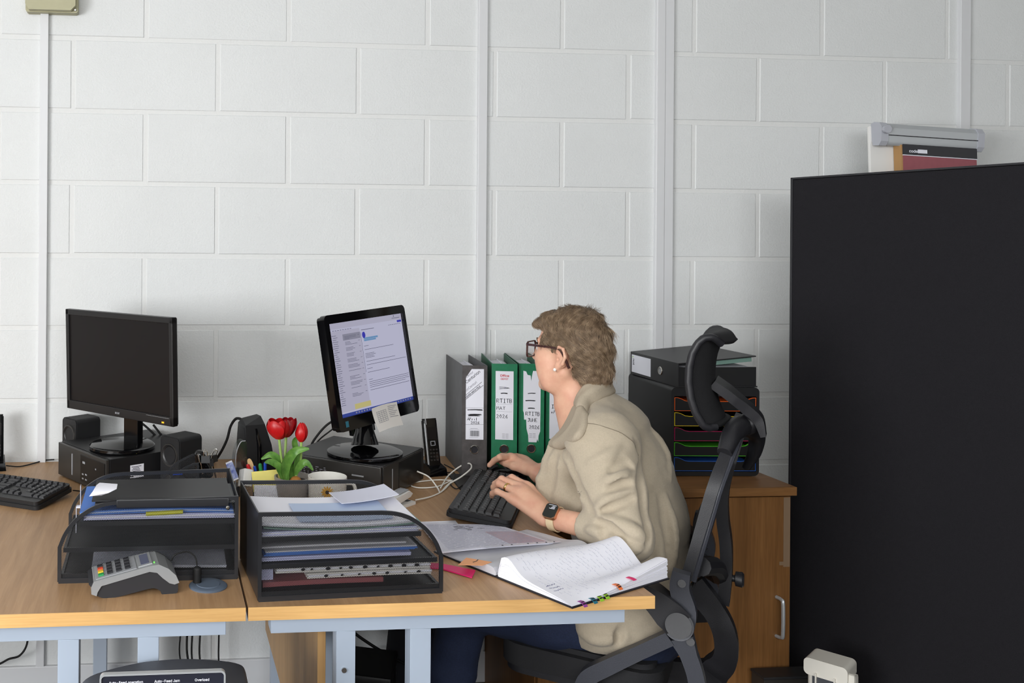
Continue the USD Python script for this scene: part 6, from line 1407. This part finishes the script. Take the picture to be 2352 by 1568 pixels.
for i in pick:
    p, n_ = hm.vertices[i], vn[i]
    if np.linalg.norm((p - A([-.008, 0, .034])) / A([.080, .070, .077])) < 1.03 and p[2] > -.05: continue
    nz = A([meshkit.noise(p * 45, s_) - .5 for s_ in (1, 2, 3)]); tp = min(1, max(0, (p[2] - .055) / .035)); fr = min(1, max(0, (p[0] - .03) / .05))
    d = (1 - tp) * A([-.75, 0, -.65]) + tp * A([-.25 + .2 * fr, .75, -.2 + .3 * fr]) + nz * 1.1
    d -= n_ * (d @ n_); d /= np.linalg.norm(d) + 1e-9
    if p[0] > .012 and p[2] < .004 or p[0] > .032 and p[2] < .024: continue
    L_ = q.uniform(.022, .045) * (1 if p[2] > -.03 else .6) * (1 - .55 * fr); c = np.cross(n_, d); wv = q.uniform(-.16, .16)
    for j in range(6):
        s_ = j / 5; x = p + d * L_ * s_ + c * L_ * wv * math.sin(3 * s_) + n_ * (.0002 + .0055 * s_ * (1 - s_) - .20 * L_ * s_ * s_)
        pts.append((HM @ np.r_[x, 1])[:3] - A([OC[0], OC[1], 0])); wid.append(.00052 * (1 - .6 * s_))
    cnt.append(6)
bc = UsdGeom.BasisCurves.Define(stage, hair + '/hair_strands'); bc.CreateTypeAttr('cubic'); bc.CreateBasisAttr('catmullRom'); bc.CreateWrapAttr('pinned')
bc.CreatePointsAttr(Vt.Vec3fArray.FromNumpy(A(pts, np.float32).astype(np.float32))); bc.CreateCurveVertexCountsAttr(cnt); bc.CreateWidthsAttr(Vt.FloatArray.FromNumpy(A(wid).astype(np.float32))); bc.SetWidthsInterpolation('vertex')
bc.GetPrim().SetCustomDataByKey('kind', 'stuff')
MATS['hair_strand'] = usdkit.material(stage, '/World/Looks/hair_strand', {'i': ('hair_info', {}), 'g': ('geometry', {}), 'nz': ('noise_texture', dict(scale=70.0, detail=2.0)), 'mf': ('mix_float', dict(fac=.62)), 'w': ('white_noise_texture', dict(dimensions='1D')), 'r': ('rgb_ramp', dict(ramp=[(0, srgb(70, 54, 40)), (.36, srgb(104, 84, 64)), (.52, srgb(138, 115, 91)), (.66, srgb(176, 152, 124)), (1, srgb(204, 182, 152))])), 'p': ('principled_bsdf', dict(roughness=.45, specular_ior_level=.5))}, [('i.index', 'w.w'), ('w.value', 'mf.a'), ('g.position', 'nz.vector'), ('nz.fac', 'mf.b'), ('mf.result', 'r.fac'), ('r.color', 'p.base_color')], surface='p.BSDF')
UsdShade.MaterialBindingAPI.Apply(bc.GetPrim()).Bind(MATS['hair_strand'])
# glasses
t = Thing('glasses', 'dark tortoiseshell glasses worn by the woman', 'glasses', tuple(H(.1, 0, 0)))
for s in (1, -1):
    c = rrect(-.0265, .0265, -.0225, .0195, .010, 5); ring = c.difference(c.buffer(-.0028)); M = np.eye(4)
    yw = math.radians(8) * s; f2 = HF * math.cos(yw) + HL * math.sin(yw); l2 = np.cross(HU, f2)
    M[:3, 0], M[:3, 1], M[:3, 2], M[:3, 3] = l2, HU, f2, H(.112 - .004, s * .0335, .0005)
    rm = t.part('rim', xf(prism(ring, -.002, .002), M), 'tortoise', world=True); t.part('lens', xf(prism(c.buffer(-.0026), -.0004, .0006), M), 'lens_glass', under=rm, world=True)
    t.part('temple_arm', strip([H(.106, s * .061, .013), H(.060, s * .074, .015), H(.010, s * .0815, .016), H(-.010, s * .083, .012), H(-.026, s * .0825, -.012), H(-.036, s * .080, -.034)], [.006, .0055, .005, .005, .006, .006], .0028, HL * s, smooth=5), 'tortoise', world=True)
t.part('bridge', tube([H(.110, .008, .010), H(.114, 0, .012), H(.110, -.008, .010)], .0022, 8, 4), 'tortoise', world=True)
single('earring', ball(H(.004, .083, -.042), .0042), 'pearl', 'small pearl stud in the woman\'s left ear', 'earring', smooth=True)
# wrist watch and ring
ax_ = (elL - wl) / np.linalg.norm(elL - wl); wc = wl + ax_ * .022; tc = EYE - wc; tc = tc / np.linalg.norm(tc) + A([0, 0, .55]); nw = tc - ax_ * (tc @ ax_); nw /= np.linalg.norm(nw); sw_ = np.cross(nw, ax_)
t = Thing('wrist_watch', 'square-faced smartwatch with a cream strap on the woman\'s left wrist', 'watch', tuple(wc))
rw = .0285
t.part('strap', strip([wc + (nw * math.cos(a) + sw_ * math.sin(a)) * rw for a in np.linspace(.50, 2 * math.pi - .50, 26)], .0185, .0026, [nw * math.cos(a) + sw_ * math.sin(a) for a in np.linspace(.50, 2 * math.pi - .50, 26)]), 'strap', world=True, smooth=50)
MW = np.eye(4); MW[:3, 0], MW[:3, 1], MW[:3, 2], MW[:3, 3] = ax_, np.cross(nw, ax_), nw, wc + nw * (rw - .004)
cs = t.part('case', xf(prism(rrect(-.0165, .0165, -.0195, .0195, .008), 0, .0085), MW), 'watch_gold', world=True)
fc = t.part('watch_face', xf(prism(rrect(-.0150, .0150, -.018, .018, .007), .008, .0098), MW), 'watch_face', under=cs, world=True)
MT = MW @ rot(180)
t.part('face_print', xf(cat(*[box(-.009, -.009 + w, -.006 - i * .003, -.0045 - i * .003, .0098, .0101) for i, w in enumerate((.014, .010, .008))]), MT), 'label_white', under=cs, world=True); t.part('face_line', xf(box(-.011, .009, -.0150, -.0140, .0098, .0102), MT), 'label_white', under=cs, world=True)
ch = kL[('L', 'ring')]; v = ch[1] - ch[0]; v /= np.linalg.norm(v); rc_ = ch[0] + (ch[1] - ch[0]) * .52
single('finger_ring', xf(lathe([(.0092, -.0022), (.0108, -.0018), (.0110, .0), (.0108, .0018), (.0092, .0022), (.0090, 0), (.0092, -.0022)], 28), frame(np.cross(v, [0, 0, 1]), np.cross(np.cross(v, [0, 0, 1]), -v), rc_)), 'gold', 'gold ring on the woman\'s left ring finger', 'ring', smooth=True)

# ------------------------------------------------------------------ blazer
SQ = (S_, OC, .74)
jk = Field((1.10, -1.20, .40), (1.72, -.20, 1.10), .0042)
jk.chain([B(1372, 940, 0), B(1400, 995, 0), B(1420, 1085, 0), B(1445, 1185, 0), B(1457, 1290, 0), B(1440, 1400, 0)], [.056, .092, .122, .130, .122, .125], .03, squash=SQ)
jk.cone(B(1366, 962, .045), B(1392, 1012, .150), .052, .074, .03); jk.cone(B(1366, 962, -.045), B(1392, 1012, -.150), .052, .074, .03)
cuff = on_z(1332, 1216, TOP + .042); cuff = elL + (wl - elL) * .52
jk.chain([shL, B(1408, 1130, .225), elL], [.086, .070, .056], .02); jk.cone(elL, cuff, .056, .034, .02)
jk.chain([shR, (shR + elR) / 2, elR], [.082, .066, .054], .02); jk.cone(elR, elR + (wr - elR) * .62, .052, .032, .02)
for sg in (1, -1):
    jk.chain([B(1318, 1020, sg * .10), B(1296, 1070, sg * .105), B(1286, 1112, sg * .10), B(1306, 1140, sg * .11), B(1350, 1170, sg * .12)], [.036, .036, .034, .032, .05], .02)
    jk.chain([B(1268, 1022, sg * .088), B(1256, 1060, sg * .095), B(1243, 1102, sg * .10), B(1242, 1128, sg * .104), B(1258, 1150, sg * .11), B(1300, 1168, sg * .12)], [.008, .010, .011, .012, .012, .012], .012)
    jk.chain([B(1400, 1330, sg * .13), B(1385, 1430, sg * .14), B(1370, 1455, sg * .13)], [.08, .068, .05], .03); jk.chain([B(1470, 1380, sg * .12), B(1455, 1450, sg * .14)], [.08, .05], .03)
# folds: ridges and valleys along the sleeve and side, laid on the surface itself
rid = [([(1353, 1063), (1394, 1046), (1422, 1025)], .013), ([(1380, 1108), (1415, 1098), (1442, 1087)], .013), ([(1363, 1184), (1394, 1149), (1453, 1129)], .014), ([(1363, 1187), (1401, 1199), (1453, 1217), (1482, 1238)], .016),
       ([(1345, 1215), (1372, 1222), (1392, 1232)], .011), ([(1392, 1250), (1430, 1262), (1468, 1262)], .014), ([(1300, 1060), (1322, 1110), (1345, 1150)], .010),
       ([(1530, 1140), (1548, 1220), (1550, 1290)], .014), ([(1500, 1180), (1515, 1260), (1520, 1310)], .013), ([(1500, 985), (1530, 1040), (1540, 1100)], .010), ([(1330, 1450), (1380, 1470), (1440, 1462)], .014)]
val = [([(1400, 1082), (1420, 1068), (1440, 1063), (1456, 1075)], .010), ([(1394, 1126), (1425, 1113), (1448, 1108)], .009), ([(1385, 1172), (1420, 1160), (1460, 1140)], .009), ([(1374, 1197), (1401, 1210), (1432, 1234)], .010), ([(1403, 1206), (1386, 1235), (1408, 1249)], .008),
       ([(1290, 1000), (1300, 1050), (1318, 1090), (1338, 1137), (1363, 1180)], .016), ([(1459, 1011), (1473, 1053), (1472, 1100), (1478, 1156), (1487, 1204), (1486, 1250)], .011), ([(1276, 1040), (1264, 1090), (1262, 1130)], .015), ([(1515, 1140), (1532, 1220), (1536, 1300)], .010), ([(1425, 1440), (1418, 1478)], .010)]
hits = [(m_, [jk.hit(x, y) for x, y in p_], [jk.hit(x, y, 1.0) for x, y in p_], r_) for m_, L__ in (('add', rid), ('cut', val)) for p_, r_ in L__]
for m_, p0, p1, r_ in hits:
    o_ = [-.34 * r_ if m_ == 'add' else .28 * r_] * len(p0); pts_ = spline([a_ + (b_ - a_) * q_ for a_, b_, q_ in zip(p0, p1, o_)], 4); n_ = len(pts_)
    jk.chain(list(pts_), [r_ * (.55 + .45 * math.sin(math.pi * i_ / (n_ - 1))) for i_ in range(n_)], .008, m_)
jk.plane(cuff - (elL - wl) / np.linalg.norm(elL - wl) * .004, (wl - elL) / np.linalg.norm(elL - wl), .075)
jk.noise(.0032, 26, 5, 3)
hem = np.clip((B(1400, 1492, .15)[2] - (jk.lo[2] + jk.h * np.arange(jk.n[2]))), -1, 1).astype(np.float32); jk.a = np.maximum(jk.a, hem[None, None, :])
# opening for the neck and chest
jk.chain([B(1318, 880, 0), B(1345, 950, 0)], [.055, .060], .01, 'cut'); jk.chain([B(1300, 935, 0), B(1262, 1000, 0), B(1225, 1090, 0)], [.052, .060, .06], .01, 'cut')
jm = jk.mesh(4); ja = W.part('blazer', jm, 'jacket', world=True, smooth=True, label='beige woven blazer')
mir = lambda p: p - 2 * ((p - OC) @ S_) * S_
st_ = [((1384, 872, 0), (1407, 897)), ((1369, 877, .042), (1396, 903)), ((1351, 888, .064), (1373, 913)), ((1335, 908, .074), (1350, 928)), ((1326, 930, .078), (1342, 946))]
lp_ = [((1325, 934, .078), (1346, 953)), ((1312, 962, .082), (1342, 980)), ((1292, 994, .090), (1322, 1008)), ((1266, 1020, .100), (1290, 1028))]
for nm, stt in (('collar', st_), ('lapel', lp_)):
    for m_ in ((lambda p: p), mir)[:2 if nm == 'collar' else 1]:
        up_ = spline([B(*p) for p, _ in stt], 9); lw_ = spline([jk.hit(x, y, .001) for _, (x, y) in stt], 9)
        cf = Field((1.10, -1.10, .80), (1.60, -.25, 1.14), .0034)
        for i in range(len(up_)):
            x_ = (up_[i] + lw_[i]) / 2 + (S_ * .7 + A([0, 0, .5])) * .009
            cf.cone(m_(up_[i]), m_(x_), .0056, .0062, .010); cf.cone(m_(x_), m_(lw_[i]), .0062, .0050, .010)
        W.part(nm, cf.mesh(3), 'jacket_collar', under=ja, world=True, smooth=True)
seam = [jk.hit(*p) for p in ((1290, 1000), (1318, 978), (1350, 972), (1395, 982), (1435, 1000), (1458, 1020), (1470, 1050))]
def onto(pts, m, out=.0008):
    pr = trimesh.proximity.ProximityQuery(m); c, d, f = pr.on_surface(A(pts)); return c + m.face_normals[f] * out
from scipy.spatial import cKDTree
kt = cKDTree(jm.vertices); jn = jm.vertex_normals
def snap(pts, out=.0004): d, i = kt.query(A(pts)); return jm.vertices[i] + jn[i] * out
ss = spline(seam, 6); sn_ = snap(ss); sn_ = A([q_ for i_, q_ in enumerate(sn_) if i_ == 0 or np.linalg.norm(q_ - sn_[i_ - 1]) > 1e-4]); sn_ = A([sn_[max(0, i - 2):i + 3].mean(0) for i in range(len(sn_))])
W.part('shoulder_seam', tube(sn_, .0011, 6), 'jacket_seam', under=ja, world=True)
# pale top under the blazer
tp_ = Field((1.15, -.95, .55), (1.60, -.45, 1.02), .006); tp_.chain([B(1362, 985, 0), B(1390, 1060, 0), B(1410, 1200, 0), B(1430, 1330, 0)], [.062, .088, .10, .105], .03, squash=SQ)
tp_.chain([B(1318, 900, 0), B(1318, 985, 0)], [.07, .062], .01, 'cut')
W.part('top', tp_.mesh(2), 'top_cloth', world=True, smooth=True)
# jeans
jf = Field((.85, -1.05, .02), (1.72, -.35, .66), .006)
hip = B(1462, 1420, 0)
for sg, kx, fx_ in ((1, (1120, 1462), (1085, 1600)), (-1, (1085, 1450), (1010, 1590))):
    h_ = B(1450, 1432, sg * .095); kn_ = B(kx[0], kx[1], sg * .10 + .0); kn_ = h_ + (kn_ - h_) / np.linalg.norm(kn_ - h_) * .40; kn_[2] = .505
    an = kn_ + A([-.06 * 0 - .02, .02, -.40]) + F_ * (.05 if sg > 0 else .10)
    jf.chain([h_, (h_ + kn_) / 2, kn_], [.092, .080, .064], .03); jf.chain([kn_, kn_ * .55 + an * .45, an], [.062, .058, .044], .02)
    sh = Thing('shoe', ('dark shoe of the woman\'s left foot under the right desk', 'dark shoe of the woman\'s right foot under the right desk')[0 if sg > 0 else 1], 'shoe', (an[0], an[1], 0))
    sh.part('upper', from_man(m3.Manifold.batch_hull([m3.Manifold.sphere(r_, 20).translate(tuple(an * A([1, 1, 0]) + F_ * f_ + A([0, 0, z_]))) for f_, z_, r_ in ((-.04, .04, .034), (.0, .075, .034), (.10, .04, .034), (.16, .034, .026))]).trim_by_plane((0, 0, 1), .012)), 'black_matt', world=True, smooth=50)
    sh.part('sole', from_man(m3.Manifold.batch_hull([m3.Manifold.cylinder(.012, r_, r_, 24).translate(tuple(an * A([1, 1, 0]) + F_ * f_)) for f_, r_ in ((-.04, .036), (.05, .034), (.155, .030))])), 'rubber', world=True)
jf.ell(B(1462, 1420, 0) , A([F_, S_, [0, 0, 1]]), (.12, .165, .10), .03); jf.noise(.003, 30, 8, 3)
W.part('jeans', jf.mesh(3), 'jeans', world=True, smooth=True, label='dark blue jeans')

# ------------------------------------------------------------------ repeats share a group
GROUPS = {'lever_arch_file': 'lever arch files', 'letter_tray': 'black mesh letter trays', 'binder_clip': 'binder clips in the desk organiser', 'pen': 'pens in the pen pot', 'loudspeaker': 'pair of small black loudspeakers', 'keyboard': 'black keyboards',
          'monitor': 'monitors on the desks', 'desktop_computer': 'desktop computers under the monitors', 'desk': 'oak desks', 'cable': 'black cables', 'cordless_phone': 'cordless phones in docks', 'plastic_wallet': 'plastic wallets and folders in the trays', 'folder': 'plastic wallets and folders in the trays',
          'comb_bound_document': 'hole-punched documents', 'document_pile': 'paper piles on the right tray', 'shoe': 'pair of dark shoes', 'sticky_note': 'sticky notes'}
for p in stage.GetPrimAtPath('/World').GetChildren():
    g_ = GROUPS.get(p.GetName().rstrip('0123456789').rstrip('_') if p.GetName()[-3:].isdigit() else p.GetName())
    if g_ and p.GetCustomDataByKey('label'): p.SetCustomDataByKey('group', g_)
